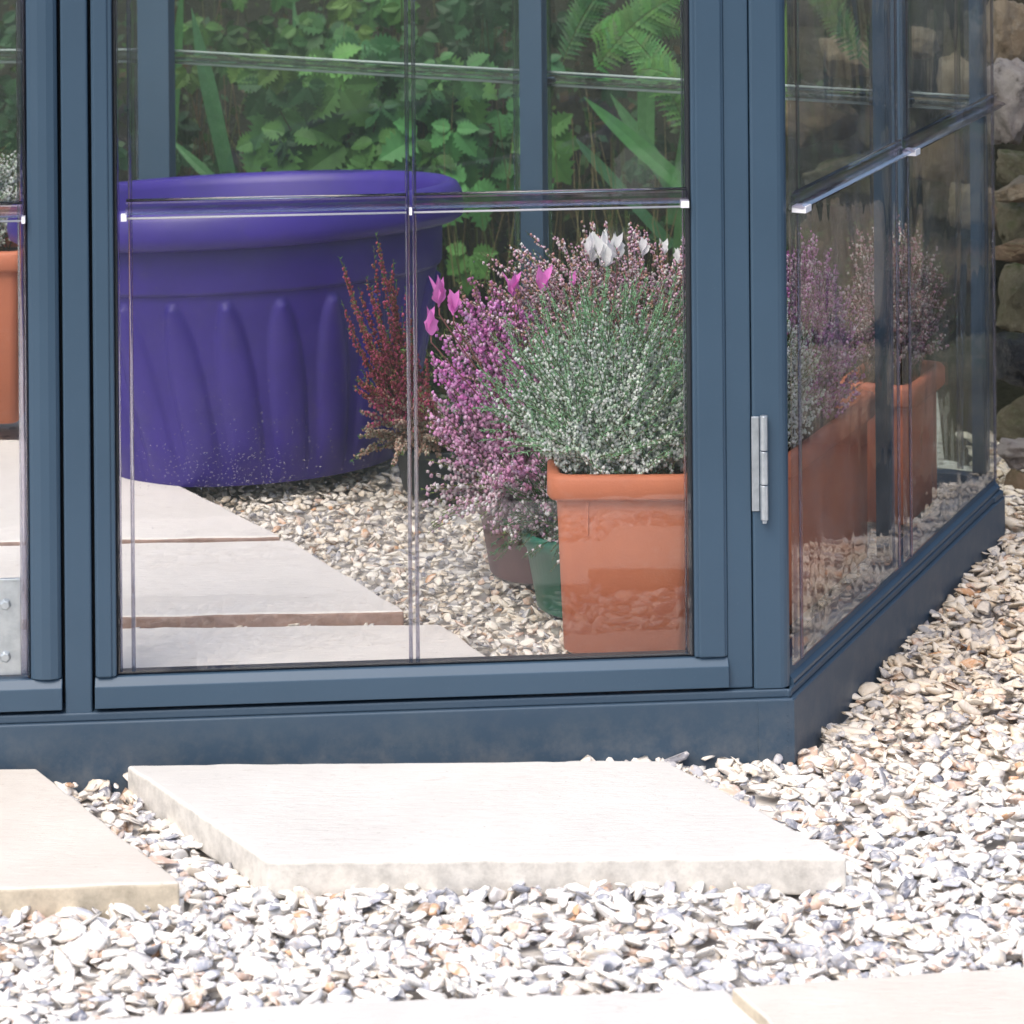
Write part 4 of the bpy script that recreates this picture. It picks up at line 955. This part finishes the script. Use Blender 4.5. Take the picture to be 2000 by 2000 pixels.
# ------------------------------------------------------------------ rockery on the right
def boulder(c, r, m, label, seed, rot=0, cat='rock', blocky=.6):
    bm = bmesh.new(); bmesh.ops.create_icosphere(bm, subdivisions=5, radius=1); rs = random.Random(seed)
    cuts = [(Vector([rs.gauss(0, 1) for _ in range(3)]).normalized(), rs.uniform(.5, .85)) for _ in range(9)]
    for ax in (Vector((1, 0, 0)), Vector((0, 1, 0)), Vector((0, 0, 1))):
        for sg in (-1, 1): cuts.append(((ax * sg + Vector([rs.gauss(0, .12) for _ in range(3)])).normalized(), blocky + rs.uniform(0, .12)))
    off = Vector((seed * 3.1, 0, 0))
    for v in bm.verts:
        for nrm, d in cuts:
            t = v.co.dot(nrm)
            if t > d: v.co -= nrm * (t - d) * .93
        k = 1 + .16 * noise.noise(v.co * 2.0 + off) + .09 * noise.noise(v.co * 4.5 + off) - .06 * abs(noise.noise(v.co * 9 + off)) + .03 * noise.noise(v.co * 20 + off); v.co *= k
    Rz = Matrix.Rotation(rot, 3, 'Y') @ Matrix.Rotation(rs.uniform(-.3, .3), 3, 'Z'); q = 1 / blocky * .8
    for v in bm.verts: v.co = Rz @ Vector((v.co.x * r[0] * q, v.co.y * r[1] * q, v.co.z * r[2] * q))
    me = bpy.data.meshes.new('rock'); bm.to_mesh(me); bm.free(); me.materials.append(M[m]); me.polygons.foreach_set('use_smooth', [True] * len(me.polygons))
    o = link('rock', me); o.location = c; return tag(o, label, cat, 'rockery stones behind the greenhouse')
ROCKS = [  # u, v (centre), Y, half w px, half h px, mat, rot, label
    (1966, 60, 5.95, 38, 66, 'rock_tan', .05, 'tall pinkish tan stone standing at the top right corner of the photo'),
    (1975, 208, 5.85, 52, 84, 'rock_grey', .1, 'pitted grey stone with a dark hollow, right of the greenhouse corner'),
    (1992, 330, 6.05, 50, 36, 'rock_moss', 0, 'mossy dark stone just under the pitted grey one'),
    (1995, 372, 5.9, 46, 22, 'rock_tan', -.1, 'small pale stone wedged above the dark mossy hollow'),
    (2005, 430, 6.1, 56, 50, 'rock_moss', 0, 'rounded moss covered stone halfway up the rockery'),
    (1995, 492, 5.88, 50, 24, 'rock_brown', 0, 'flat orange brown stone ledge right of the side panes'),
    (2012, 580, 6.0, 60, 70, 'rock_moss', .15, 'large green mossy stone below the orange brown ledge'),
    (2000, 705, 5.85, 46, 60, 'rock_dark', 0, 'black wet shiny stone at the right edge of the photo'),
    (2005, 815, 6.05, 55, 50, 'rock_moss', 0, 'mossy stone under the black wet one'),
    (1998, 882, 5.83, 45, 26, 'rock_grey', 0, 'low grey brown stone near the foot of the rockery'),
    (2000, 985, 5.80, 52, 70, 'rock_brown', 0, 'dark brown stone at the foot of the rockery beside the gravel'),
    (1650, 110, 6.75, 56, 46, 'rock_tan', 0, 'square tan block seen through the near side pane'),
    (1790, 85, 6.65, 46, 34, 'rock_tan', .1, 'tan wedge shaped stone seen through the far side pane'),
    (1865, 165, 6.45, 36, 62, 'rock_tan', 0, 'upright sandy stone seen through the far side pane'),
    (1600, 230, 6.85, 70, 52, 'rock_brown', 0, 'wide dark brown stone behind the near side pane'),
    (1730, 240, 6.8, 60, 56, 'rock_moss', 0, 'greenish brown stone behind the middle side post'),
    (1560, 20, 6.95, 60, 40, 'rock_dark', 0, 'black stone high up behind the near side pane'),
    (1720, -20, 6.9, 60, 55, 'rock_dark', 0, 'dark stone above the square tan block'),
    (1890, 10, 6.5, 50, 60, 'rock_dark', 0, 'black stone above the upright sandy one'),
    (1840, 310, 6.5, 56, 60, 'rock_brown', 0, 'brown stone under the upright sandy one'),
    (1650, 350, 6.75, 70, 50, 'rock_moss', 0, 'mossy brown stone low behind the near side pane'),
    (1900, 400, 6.3, 50, 50, 'rock_tan', .2, 'tan stone behind the far end post'),
    (1900, 520, 6.2, 46, 60, 'rock_dark', 0, 'dark stone low behind the far end post'),
]
for i, (u, v, Y, hw, hh, m_, rot, lb) in enumerate(ROCKS):
    k = Y / F; boulder(at(u, v, Y), (hw * k, max(hw * k * .9, .05), hh * k), m_, lb, i + 1, rot)
# the rockery carries on to the right, where only the side panes mirror it
rs = random.Random(5); kinds = ['rock_tan', 'rock_brown', 'rock_moss', 'rock_grey', 'rock_dark']; idx = 0
for row in range(4):
    x = 1.28
    while x < 3.4:
        kk_ = rs.choice([0, 1, 1, 2, 2, 4, 4, 3]); r = rs.uniform(.10, .18); yy = 5.95 + row * .14 + (x - 1.3) * .06
        boulder(Vector((x + rs.uniform(-.03, .03), yy, .08 + row * .22)), (r, r * .9, r * rs.uniform(.6, .9)), kinds[kk_], ('tan', 'brown', 'mossy', 'pale grey', 'black')[kk_] + ' stone of the rockery mirrored in the side panes', 100 + idx, rs.uniform(-.2, .2)); idx += 1; x += r * 1.75
tag(grid_mesh('rock_bank', .86, 5.2, 5.92, 7.2, 60, 30, lambda x, y: -.05 + max(0, (y - 5.98 - max(0, 1.2 - x) * .6)) * 1.35 + .05 * noise.noise(Vector((x * 4, y * 4, 1))), M['earth']), kind='structure')
print('verts', sum(len(o.data.vertices) for o in S.objects if o.type == 'MESH'))
